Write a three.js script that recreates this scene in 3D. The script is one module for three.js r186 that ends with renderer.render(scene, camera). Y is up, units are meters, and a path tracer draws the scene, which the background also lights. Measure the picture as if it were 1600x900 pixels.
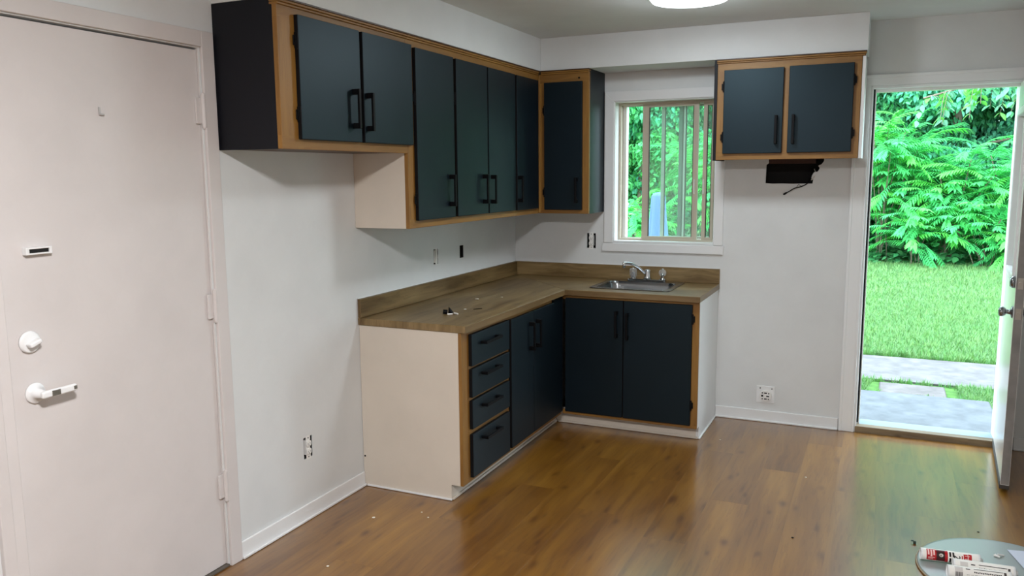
import * as THREE from 'three';
import { RoundedBoxGeometry } from 'three/addons/geometries/RoundedBoxGeometry.js';
import { mergeGeometries, mergeVertices } from 'three/addons/utils/BufferGeometryUtils.js';
import { RectAreaLightUniformsLib } from 'three/addons/lights/RectAreaLightUniformsLib.js';

// ---------------------------------------------------------------- camera, sky, lamps, exposure
const scene = new THREE.Scene();
const camera = new THREE.PerspectiveCamera(39.13, 16 / 9, 0.05, 120);
camera.position.set(2.4611, 1.6452, 5.4392);
camera.rotation.set(-0.1399, 0.4296, -0.0081, 'YXZ');
scene.add(camera);
const EXPOSURE = 1.0;
const SKY_STRENGTH = 9.0;
const LAMPS = [   // ceiling disc lamps: x, z, radiance, colour
  [1.53, 1.26, 30, [0.91, 1.0, 1.06]],
  [1.83, 4.75, 275, [0.985, 0.972, 0.985]],
];
{ // overcast sky, brighter and whiter near the horizon
  const w = 64, h = 32, d = new Float32Array(w * h * 4);
  for (let j = 0; j < h; j++) for (let i = 0; i < w; i++) {
    const e = Math.max(0, ((j + 0.5) / h - 0.5) * 2), k = (j * w + i) * 4;
    const g = 1 - 0.18 * e;
    d[k] = 0.80 * g; d[k + 1] = 0.97 * g; d[k + 2] = 1.08 * (1 - 0.10 * e); d[k + 3] = 1;
    if ((j + 0.5) / h < 0.5) { d[k] *= 0.35; d[k + 1] *= 0.4; d[k + 2] *= 0.35; }
  }
  const t = new THREE.DataTexture(d, w, h, THREE.RGBAFormat, THREE.FloatType);
  t.mapping = THREE.EquirectangularReflectionMapping; t.magFilter = t.minFilter = THREE.LinearFilter; t.needsUpdate = true;
  scene.background = t; scene.backgroundIntensity = SKY_STRENGTH; 
}
const renderer = new THREE.WebGLRenderer({ antialias: true });
renderer.toneMapping = THREE.LinearToneMapping;
renderer.toneMappingExposure = EXPOSURE;
renderer.shadowMap.enabled = true;
RectAreaLightUniformsLib.init();

// ---------------------------------------------------------------- random, noise, textures
function rng(seed) { let a = seed >>> 0; return () => { a = (a + 0x6D2B79F5) | 0; let t = Math.imul(a ^ (a >>> 15), 1 | a); t = (t + Math.imul(t ^ (t >>> 7), 61 | t)) ^ t; return ((t ^ (t >>> 14)) >>> 0) / 4294967296; }; }
function noise2(seed, px, py) { // periodic value noise
  const r = rng(seed), a = new Float32Array(px * py); for (let i = 0; i < a.length; i++) a[i] = r();
  return (u, v) => { // u,v in 0..1
    const x = u * px, y = v * py; let i = Math.floor(x), j = Math.floor(y); let fx = x - i, fy = y - j;
    fx = fx * fx * (3 - 2 * fx); fy = fy * fy * (3 - 2 * fy);
    i = ((i % px) + px) % px; j = ((j % py) + py) % py; const i1 = (i + 1) % px, j1 = (j + 1) % py;
    return (a[j * px + i] * (1 - fx) + a[j * px + i1] * fx) * (1 - fy) + (a[j1 * px + i] * (1 - fx) + a[j1 * px + i1] * fx) * fy;
  };
}
function fbm(seed, px, py, oct = 4, gain = 0.5) {
  const n = []; let amp = 1, tot = 0; for (let o = 0; o < oct; o++) { n.push([noise2(seed + o * 17, px << o, py << o), amp]); tot += amp; amp *= gain; }
  return (u, v) => { let s = 0; for (const [f, a] of n) s += f(u, v) * a; return s / tot; };
}
function makeTex(w, h, fn, srgb = true) {
  const d = new Uint8Array(w * h * 4);
  for (let j = 0; j < h; j++) for (let i = 0; i < w; i++) {
    const c = fn((i + 0.5) / w, (j + 0.5) / h), k = (j * w + i) * 4;
    for (let q = 0; q < 3; q++) d[k + q] = Math.max(0, Math.min(255, c[q])); d[k + 3] = 255;
  }
  const t = new THREE.DataTexture(d, w, h); t.wrapS = t.wrapT = THREE.RepeatWrapping; t.magFilter = THREE.LinearFilter; t.minFilter = THREE.LinearMipmapLinearFilter; t.generateMipmaps = true;
  if (srgb) t.colorSpace = THREE.SRGBColorSpace; t.needsUpdate = true; return t;
}
const lerp = (a, b, t) => a + (b - a) * t;
const mix3 = (a, b, t) => [lerp(a[0], b[0], t), lerp(a[1], b[1], t), lerp(a[2], b[2], t)];
function woodTex(seed, w, h, light, dark, knots = 0, contrast = 1) { // grain runs along v
  const broad = fbm(seed, 5, 2, 3), fine = fbm(seed + 100, 60, 3, 3), streak = fbm(seed + 200, 22, 2, 3), warp = fbm(seed + 300, 4, 4, 2), pores = fbm(seed + 400, 128, 12, 2);
  const r = rng(seed + 5), ks = []; for (let i = 0; i < knots; i++) ks.push([r(), r(), 0.006 + r() * 0.012, 0.02 + r() * 0.03]);
  return makeTex(w, h, (u, v) => {
    const wu = u + (warp(u, v) - 0.5) * 0.05;
    let t = 0.45 * broad(wu, v) + 0.3 * streak(wu, v) + 0.25 * fine(wu, v);
    t = 0.5 + (t - 0.5) * 2.2 * contrast;
    if (pores(u, v) > 0.66) t += 0.15 * contrast;
    for (const [ku, kv, ru, rv] of ks) { let du = Math.abs(u - ku), dv = Math.abs(v - kv); du = Math.min(du, 1 - du); dv = Math.min(dv, 1 - dv); const q = (du / ru) ** 2 + (dv / rv) ** 2; t += 0.55 * Math.exp(-q * 1.3); }
    return mix3(light, dark, Math.max(0, Math.min(1.25, t)));
  });
}
const grain = fbm(900, 64, 64, 3);
const wallBump = makeTex(256, 256, (u, v) => { const g = 110 + 60 * grain(u, v); return [g, g, g]; }, false);
const mottle = fbm(901, 5, 5, 4);
const wallMap = makeTex(256, 256, (u, v) => { const m = mottle(u, v); const g = 236 + 14 * m; return [g, g, g - 1]; });

// ---------------------------------------------------------------- materials
const std = (o) => new THREE.MeshStandardMaterial(o);
const lin = (r, g, b) => new THREE.Color().setRGB(r, g, b);
const M = {};
M.wall = std({ color: lin(0.775, 0.79, 0.795), map: wallMap, roughness: 0.62, bumpMap: wallBump, bumpScale: 0.0012 });
M.ceil = std({ color: lin(0.77, 0.79, 0.785), map: wallMap, roughness: 0.9, bumpMap: wallBump, bumpScale: 0.0015 });
M.white = std({ color: lin(0.785, 0.79, 0.79), roughness: 0.4 });
M.whiteDoor = std({ color: lin(0.71, 0.665, 0.655), map: wallMap, roughness: 0.5, bumpMap: wallBump, bumpScale: 0.0006 });
M.panelWhite = std({ color: lin(0.74, 0.665, 0.575), map: wallMap, roughness: 0.6, bumpMap: wallBump, bumpScale: 0.0008 });
M.gloss = std({ color: lin(0.80, 0.79, 0.77), roughness: 0.22 });
const slateVar = fbm(77, 6, 6, 4);
M.slate = new THREE.MeshPhysicalMaterial({ color: lin(0.0018, 0.005, 0.0095), specularColor: lin(0.62, 0.88, 1.0), specularIntensity: 0.85, roughness: 0.48, map: makeTex(256, 256, (u, v) => { const g = 205 + 50 * slateVar(u, v); return [g, g, g]; }), bumpMap: wallBump, bumpScale: 0.0004 });
M.slateSide = new THREE.MeshPhysicalMaterial({ color: lin(0.0045, 0.005, 0.0085), specularIntensity: 0.55, roughness: 0.55, bumpMap: wallBump, bumpScale: 0.0004 });
M.slateEdge = new THREE.MeshPhysicalMaterial({ color: lin(0.004, 0.004, 0.005), roughness: 0.6, specularIntensity: 0.4 });
M.black = new THREE.MeshPhysicalMaterial({ color: lin(0.003, 0.003, 0.004), roughness: 0.5, specularIntensity: 0.3 });
M.darkHole = std({ color: lin(0.006, 0.005, 0.0045), roughness: 0.9 });
M.oak = std({ color: lin(1, 1, 1), map: woodTex(11, 512, 1024, [166, 122, 56], [116, 78, 30], 0, 0.8), roughness: 0.5 });
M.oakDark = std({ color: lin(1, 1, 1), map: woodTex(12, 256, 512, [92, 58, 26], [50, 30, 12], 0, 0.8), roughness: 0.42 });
M.counter = std({ color: lin(1, 1, 1), map: woodTex(21, 512, 1024, [150, 126, 86], [98, 77, 44], 10, 1.3), roughness: 0.36 });
M.counterEdge = std({ color: lin(1, 1, 1), map: woodTex(22, 256, 512, [142, 117, 80], [98, 76, 46], 3, 0.8), roughness: 0.38 });
M.steel = std({ color: lin(0.27, 0.28, 0.285), metalness: 1, roughness: 0.22 });
M.chrome = std({ color: lin(0.6, 0.61, 0.63), metalness: 1, roughness: 0.09 });
M.brass = std({ color: lin(0.42, 0.40, 0.36), metalness: 1, roughness: 0.3 });
M.acrylic = new THREE.MeshPhysicalMaterial({ color: lin(0.95, 0.96, 0.96), roughness: 0.06, transmission: 0.8, thickness: 0.01, ior: 1.49 });
M.outlet = std({ color: lin(0.82, 0.81, 0.78), roughness: 0.35 });
M.alu = std({ color: lin(0.52, 0.46, 0.36), roughness: 0.4 });
M.aluGrey = std({ color: lin(0.42, 0.42, 0.38), roughness: 0.45 });
M.gasket = std({ color: lin(0.05, 0.045, 0.035), roughness: 0.7 });
M.aluWhite = std({ color: lin(0.7, 0.7, 0.66), roughness: 0.45 });
M.glass = new THREE.MeshPhysicalMaterial({ color: lin(0.9, 0.97, 0.95), roughness: 0.0, transmission: 1, thickness: 0, ior: 1.5 });
M.dustGlass = new THREE.MeshPhysicalMaterial({ color: lin(0.84, 0.95, 0.90), roughness: 0.02, transmission: 0.94, thickness: 0, ior: 1.5 });
const conc = fbm(55, 12, 12, 5);
const concTex = makeTex(256, 256, (u, v) => { const g = 190 + 65 * (conc(u, v) - 0.2); return [g, g, g]; });
M.concrete = std({ color: lin(0.19, 0.21, 0.225), map: concTex, roughness: 0.9, bumpMap: concTex, bumpScale: 0.004 });
M.path = std({ color: lin(0.21, 0.20, 0.195), map: concTex, roughness: 0.95, bumpMap: concTex, bumpScale: 0.008 });
M.stone = std({ color: lin(0.22, 0.20, 0.19), map: concTex, roughness: 0.95, bumpMap: concTex, bumpScale: 0.006 });
M.siding = std({ color: lin(0.5, 0.48, 0.45), roughness: 0.8 });

// ---------------------------------------------------------------- naming, parenting, geometry helpers
const BASE = new Map(), USED = new Map();
function numbered(n) { const k = USED.get(n) || 0; USED.set(n, k + 1); return k ? `${n}_${String(k).padStart(3, '0')}` : n; }
function shade(m) { m.castShadow = true; m.receiveShadow = true; return m; }
function thing(name, label, category, [x, y, z], group) {
  const o = new THREE.Group(); o.name = numbered(name); o.position.set(x, y, z); scene.add(o);
  o.userData = { label, category }; if (group) o.userData.group = group; BASE.set(o, [x, y, z]); return o;
}
function structG(name, [x, y, z] = [0, 0, 0]) { const o = new THREE.Group(); o.name = numbered(name); o.position.set(x, y, z); scene.add(o); o.userData = { kind: 'structure' }; BASE.set(o, [x, y, z]); return o; }
function part(parent, name, geo, mat, label) { // geometry given in room coordinates
  const b = BASE.get(parent) || [0, 0, 0]; const g = Array.isArray(geo) ? join(geo) : geo;
  g.translate(-b[0], -b[1], -b[2]); const m = shade(new THREE.Mesh(g, mat)); m.name = name; parent.add(m); BASE.set(m, b); if (label) m.userData.label = label; return m;
}
function placed(parent, name, geo, mat, [x, y, z], rot) { // shared geometry, put at room coordinates
  const b = BASE.get(parent); const m = shade(new THREE.Mesh(geo, mat)); m.name = name; m.position.set(x - b[0], y - b[1], z - b[2]); if (rot) m.rotation.set(...rot); parent.add(m); BASE.set(m, [x, y, z]); return m;
}
function struct(name, geo, mat) { const m = shade(new THREE.Mesh(Array.isArray(geo) ? join(geo) : geo, mat)); m.name = numbered(name); m.userData = { kind: 'structure' }; scene.add(m); BASE.set(m, [0, 0, 0]); return m; }
function single(name, label, category, geo, mat, group, at) { // one-mesh thing; pivot moved to its base
  const g = Array.isArray(geo) ? join(geo) : geo; g.computeBoundingBox(); const bb = g.boundingBox, p = at || [(bb.min.x + bb.max.x) / 2, bb.min.y, (bb.min.z + bb.max.z) / 2];
  g.translate(-p[0], -p[1], -p[2]); const m = shade(new THREE.Mesh(g, mat)); m.position.set(...p); m.name = numbered(name); m.userData = { label, category }; if (group) m.userData.group = group; scene.add(m); BASE.set(m, p); return m;
}
function clean(g) { const q = g.index ? g.toNonIndexed() : g; for (const k of Object.keys(q.attributes)) if (!['position', 'normal', 'uv'].includes(k)) q.deleteAttribute(k); if (!q.attributes.uv) q.setAttribute('uv', new THREE.BufferAttribute(new Float32Array(q.attributes.position.count * 2), 2)); return q; }
function join(list) { return list.length === 1 ? clean(list[0]) : mergeGeometries(list.map(clean)); }
function boxUV(g, along, ou = 0, ov = 0, scale = 1) { // uv in metres, v along the grain
  const p = g.attributes.position, n = g.attributes.normal, uv = new Float32Array(p.count * 2);
  for (let i = 0; i < p.count; i++) {
    const P = [p.getX(i), p.getY(i), p.getZ(i)], N = [Math.abs(n.getX(i)), Math.abs(n.getY(i)), Math.abs(n.getZ(i))];
    const ax = N[0] >= N[1] && N[0] >= N[2] ? 0 : N[1] >= N[2] ? 1 : 2; const o = [0, 1, 2].filter((k) => k !== ax);
    let v = o.includes(along) ? along : o[1], u = o[0] === v ? o[1] : o[0];
    uv[2 * i] = P[u] * scale + ou; uv[2 * i + 1] = P[v] * scale + ov;
  }
  g.setAttribute('uv', new THREE.BufferAttribute(uv, 2)); return g;
}
let BOXN = 0;
function box(x0, x1, y0, y1, z0, z1, bev = 0.0015, along) {
  if (bev >= 0.001 && Math.min(x1 - x0, y1 - y0, z1 - z0) > 0.004) { const e = ((BOXN * 5) % 7) * 0.00006; x0 += e; x1 -= e; y0 += e; y1 -= e; z0 += e; z1 -= e; } // no two faces of neighbouring boxes share a plane
  const w = x1 - x0, h = y1 - y0, d = z1 - z0, r = Math.min(bev, w / 2.01, h / 2.01, d / 2.01);
  let g = r > 0 ? new RoundedBoxGeometry(w, h, d, 1, r) : new THREE.BoxGeometry(w, h, d);
  if (g.index) g = g.toNonIndexed();
  g.translate((x0 + x1) / 2, (y0 + y1) / 2, (z0 + z1) / 2);
  if (along === undefined) along = w >= h && w >= d ? 0 : h >= d ? 1 : 2;
  BOXN++; return boxUV(g, along, (BOXN * 0.37) % 1, (BOXN * 0.61) % 1);
}
function cyl(r0, r1, h, seg = 24) { return new THREE.CylinderGeometry(r0, r1, h, seg); }
function shape(pts) { const s = new THREE.Shape(); pts.forEach(([x, y], i) => (i ? s.lineTo(x, y) : s.moveTo(x, y))); s.closePath(); return s; }
function hole(s, pts) { const p = new THREE.Path(); pts.forEach(([x, y], i) => (i ? p.lineTo(x, y) : p.moveTo(x, y))); p.closePath(); s.holes.push(p); return s; }
const rect = (a, b, c, d) => [[a, c], [b, c], [b, d], [a, d]];
function extrude(s, depth, bevel = 0) { return new THREE.ExtrudeGeometry(s, { depth: depth - 2 * bevel, bevelEnabled: bevel > 0, bevelThickness: bevel, bevelSize: bevel, bevelOffset: -bevel, bevelSegments: 1, curveSegments: 16 }).translate(0, 0, bevel); }
function tube(pts, r, seg = 40, rs = 10) { return new THREE.TubeGeometry(new THREE.CatmullRomCurve3(pts.map((p) => new THREE.Vector3(...p))), seg, r, rs, false); }
function lathe(pts, seg = 32) { return new THREE.LatheGeometry(pts.map(([x, y]) => new THREE.Vector2(x, y)), seg); }
function rrect(w, h, r) { const s = new THREE.Shape(); s.moveTo(-w / 2 + r, -h / 2); s.lineTo(w / 2 - r, -h / 2); s.absarc(w / 2 - r, -h / 2 + r, r, -Math.PI / 2, 0); s.lineTo(w / 2, h / 2 - r); s.absarc(w / 2 - r, h / 2 - r, r, 0, Math.PI / 2); s.lineTo(-w / 2 + r, h / 2); s.absarc(-w / 2 + r, h / 2 - r, r, Math.PI / 2, Math.PI); s.lineTo(-w / 2, -h / 2 + r); s.absarc(-w / 2 + r, -h / 2 + r, r, Math.PI, 1.5 * Math.PI); return s; }

// ---------------------------------------------------------------- room shell
const RX = 4.032, RZ = 7.4, CEIL = 2.529;
const WO = { x0: 0.752, x1: 1.444, y0: 1.172, y1: 2.128 };           // window opening
const DO = { x0: 2.362, x1: 3.142, y1: 2.142 };                      // back doorway
const ED = { z0: 2.982, z1: 3.846, y1: 2.141 };                      // entry doorway (left wall)
// floor: slab and loose-laid laminate planks, each a piece
const floor = structG('floor');
part(floor, 'floor_slab', box(-0.2, RX + 0.2, -0.20, -0.012, -0.2, RZ + 0.2, 0), M.darkHole);
{
  const tex = woodTex(31, 1024, 1024, [150, 106, 34], [104, 64, 10], 26, 1.0);
  const mats = [1.0, 0.96, 1.03, 0.98].map((k, i) => new THREE.MeshPhysicalMaterial({ color: lin(k * (i === 2 ? 1.0 : 1), k, k * (i === 1 ? 0.97 : 1)), map: tex, roughness: 0.32, ior: 1.6, clearcoat: 0.8, clearcoatRoughness: 0.15 }));
  const PW = 0.192, PL = 1.285, r = rng(7), geos = new Map();
  const plank = (len, v) => {
    const key = len.toFixed(3) + '_' + v; if (geos.has(key)) return geos.get(key);
    const g = box(0.0, PW, -0.012, 0, 0.0, len, 0.00025, 2), uv = g.attributes.uv, p = g.attributes.position;
    for (let i = 0; i < p.count; i++) { uv.setXY(i, p.getX(i) / 1.3 + v * 0.167, p.getZ(i) / 1.3 + v * 0.41); }
    geos.set(key, g); return g;
  };
  let n = 0;
  for (let x = 0.0; x < RX; x += PW) {
    let z = -((n * 0.43) % 1) * PL; n++;
    while (z < RZ) {
      const a = Math.max(0, z), b = Math.min(RZ, z + PL), len = b - a;
      if (len > 0.02 && x + PW <= RX + 0.05) placed(floor, 'plank', plank(len, Math.floor(r() * 6)), mats[Math.floor(r() * 4)], [x, 0, a]);
      z += PL;
    }
  }
}
// back wall: three layers, so that the ragged duct hole opens into a dark cavity
{
  const outer = () => hole(hole(shape(rect(-0.2, RX + 0.2, -0.2, CEIL + 0.2)), rect(WO.x0, WO.x1, WO.y0, WO.y1)), rect(DO.x0, DO.x1, -0.199, DO.y1));
  const duct = [[1.762, 1.574], [1.80, 1.570], [1.86, 1.571], [1.93, 1.569], [1.99, 1.570], [2.046, 1.570], [2.050, 1.598], [2.037, 1.60], [2.04, 1.618], [2.052, 1.64], [2.075, 1.645], [2.085, 1.665], [2.075, 1.68], [2.095, 1.69], [2.108, 1.708], [2.11, 1.74], [1.775, 1.74], [1.778, 1.70], [1.764, 1.69]];
  const oh = [[0.557, 1.120], [0.623, 1.120], [0.623, 1.226], [0.557, 1.226]];
  const skin = extrude(hole(hole(outer(), duct), oh), 0.016).translate(0, 0, -0.016);
  const mid = extrude(hole(hole(outer(), rect(1.70, 2.16, 1.55, 1.80)), rect(0.5565, 0.6235, 1.119, 1.227)), 0.104).translate(0, 0, -0.12);
  const out = extrude(outer(), 0.08).translate(0, 0, -0.2);
  const g = [skin, mid, out].map((q) => boxUV(clean(q), 1)); const w = struct('wall_back', g, M.wall);
  part(w, 'cavity_shade_lining', [box(1.701, 2.159, 1.551, 1.799, -0.1199, -0.112, 0), box(1.701, 2.159, 1.551, 1.556, -0.119, -0.017, 0), box(1.701, 1.706, 1.551, 1.799, -0.119, -0.017, 0), box(2.154, 2.159, 1.551, 1.799, -0.119, -0.017, 0)], M.darkHole, 'near-black lining painting the shade inside the ragged hole');  // near-black colour of the lining stands in for shade in the cavity
  part(w, 'wood_block', box(1.775, 2.06, 1.695, 1.745, -0.07, -0.022, 0.003, 0), std({ color: lin(0.06, 0.024, 0.016), roughness: 0.8 }), 'reddish wooden block inside the hole');
}
// left wall: skin with holes and solid backing (wall plane x = 0)
{
  const toX = (g, x0) => { g.rotateY(-Math.PI / 2); g.translate(x0, 0, 0); return g; }; // shape (u = z, v = y), depth towards -x... 
  const sk = () => shape(rect(-0.2, RZ + 0.2, -0.2, CEIL + 0.2));
  const A = hole(sk(), rect(ED.z0, ED.z1, -0.199, ED.y1));
  for (const [z0, z1, y0, y1] of [[2.403, 2.469, 0.298, 0.404], [1.146, 1.202, 1.105, 1.198], [0.82, 0.868, 1.112, 1.193]]) hole(A, rect(z0, z1, y0, y1));
  const a = toX(extrude(A, 0.07), 0), b = toX(extrude(sk(), 0.13), -0.07);
  struct('wall_left', [a, b].map((q) => boxUV(clean(q), 1)), M.wall);
}
struct('wall_right', box(RX, RX + 0.2, -0.2, CEIL + 0.2, -0.2, RZ + 0.2, 0), M.wall);
struct('wall_front', box(-0.2, RX + 0.2, -0.2, CEIL + 0.2, RZ, RZ + 0.2, 0), M.wall);
struct('ceiling', box(-0.2, RX + 0.2, CEIL, CEIL + 0.25, -0.2, RZ + 0.2, 0), M.ceil);
struct('soffit_left', box(0, 0.338, 2.320, CEIL, 0.0, 2.905, 0.002), M.wall);
struct('soffit_back', box(0.338, 2.336, 2.320, CEIL, 0.0, 0.322, 0.002), M.wall);
// baseboards: plain board with a small shoe and a rounded top
function baseX(name, x0, x1) { struct(name, [box(x0, x1, 0, 0.078, 0, 0.011, 0.004), box(x0, x1, 0, 0.014, 0.011, 0.022, 0.005)], M.white); }
function baseZ(name, x, s, z0, z1) { const a = [x, x + s * 0.011].sort((p, q) => p - q), b = [x + s * 0.011, x + s * 0.022].sort((p, q) => p - q); struct(name, [box(a[0], a[1], 0, 0.078, z0, z1, 0.004), box(b[0], b[1], 0, 0.014, z0, z1, 0.005)], M.white); }
baseZ('baseboard_left', 0, 1, 1.992, 2.916);
baseZ('baseboard_left_front', 0, 1, 3.93, RZ);
baseX('baseboard_back', 1.486, 2.262);
baseX('baseboard_back_right', 3.228, RX);
baseZ('baseboard_right', RX, -1, 0.03, RZ);

// ---------------------------------------------------------------- entry door in the left wall (door_1)
{
  const d = structG('door_1', [0, 0, ED.z0]);
  part(d, 'door_panel', box(-0.052, -0.010, 0.012, 2.134, ED.z0 + 0.004, ED.z1 - 0.005, 0.002), M.whiteDoor);
  part(d, 'door_backing', box(-0.0695, -0.056, 0, ED.y1, ED.z0, ED.z1, 0), M.darkHole);
  for (const y of [1.90, 1.122, 0.358]) {
    const h = part(d, 'hinge', cyl(0.0095, 0.0095, 0.128, 14).translate(0.006, y, ED.z0 - 0.001), M.whiteDoor);
    part(h, 'hinge_leaf', [box(-0.008, 0.001, y - 0.05, y + 0.05, ED.z0 - 0.002, ED.z0 + 0.03, 0.001), cyl(0.0065, 0.0065, 0.138, 10).translate(0.006, y, ED.z0 - 0.001)], M.whiteDoor);
  }
  // lever handle on a round rose
  const HZ = 3.763, HY = 0.955;
  const rose = lathe([[0, 0], [0.033, 0], [0.034, 0.004], [0.031, 0.010], [0.016, 0.014], [0.014, 0.040], [0, 0.042]], 32).rotateZ(-Math.PI / 2).translate(-0.010, HY, HZ);
  const hd = part(d, 'lever_handle', rose, M.white, 'white painted lever handle with worn metal');
  part(hd, 'lever', [new RoundedBoxGeometry(0.017, 0.024, 0.125, 3, 0.007).translate(0.036, HY - 0.002, HZ - 0.052)], M.white);
  part(hd, 'worn_patch', [box(0.0435, 0.0452, HY - 0.011, HY + 0.007, HZ - 0.052, HZ - 0.022, 0.0005), box(0.0435, 0.0452, HY - 0.007, HY + 0.005, HZ - 0.112, HZ - 0.100, 0.0005)], M.brass, 'bare metal showing through the paint');
  // deadbolt: round plate with a thumb turn
  const bolt = part(d, 'deadbolt', lathe([[0, 0], [0.035, 0], [0.036, 0.006], [0.030, 0.013], [0, 0.014]], 32).rotateZ(-Math.PI / 2).translate(-0.010, 1.124, 3.767), M.white, 'white round deadbolt plate');
  part(bolt, 'thumb_turn', new RoundedBoxGeometry(0.026, 0.016, 0.044, 3, 0.006).rotateX(0.35).translate(0.014, 1.122, 3.765), M.white);
  // latch-guard plate with a slot
  const kp = part(d, 'slot_plate', [box(-0.010, 0.010, 1.402, 1.408, 3.672, 3.762, 0.002), box(-0.010, 0.010, 1.420, 1.426, 3.672, 3.762, 0.002), box(-0.010, 0.010, 1.402, 1.426, 3.750, 3.762, 0.002), box(-0.010, 0.010, 1.402, 1.426, 3.672, 3.682, 0.002)], M.white, 'small white plate with a dark slot');
  part(kp, 'slot', box(-0.0098, 0.004, 1.406, 1.422, 3.68, 3.752, 0), M.darkHole);
  part(d, 'hook', [box(-0.010, -0.004, 1.860, 1.884, 3.440, 3.446, 0.001), box(-0.010, 0.003, 1.856, 1.862, 3.430, 3.446, 0.001)], std({ color: lin(0.45, 0.44, 0.43), roughness: 0.5 }), 'tiny grey hook');
  part(d, 'strike_plate', box(-0.003, 0.003, 0.925, 1.005, ED.z1 + 0.002, ED.z1 + 0.012, 0.001), M.white);
  part(d, 'threshold', box(-0.069, 0.004, 0.0, 0.010, ED.z0, ED.z1, 0.002), std({ color: lin(0.1, 0.085, 0.07), roughness: 0.7 }), 'dark threshold strip');
  // casing
  const c = structG('trim_1');
  part(c, 'casing_side', box(0, 0.014, 0, 2.206, 2.916, ED.z0 - 0.003, 0.003), M.whiteDoor);
  part(c, 'casing_side', [box(0, 0.014, 0, 2.206, ED.z1 + 0.002, 3.90, 0.003), box(0, 0.02, 0, 2.206, 3.888, 3.93, 0.003)], M.whiteDoor);
  part(c, 'casing_head', box(0, 0.014, ED.y1 + 0.004, 2.206, ED.z0 - 0.003, ED.z1 + 0.002, 0.003), M.whiteDoor);
  part(c, 'door_stop', [box(-0.070, -0.006, 0, ED.y1, ED.z0 - 0.0005, ED.z0 + 0.003, 0), box(-0.070, -0.054, ED.y1 - 0.02, ED.y1 + 0.0005, ED.z0, ED.z1, 0), box(-0.070, -0.054, 0, ED.y1, ED.z1 - 0.02, ED.z1 + 0.0005, 0)], M.whiteDoor);
}

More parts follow.
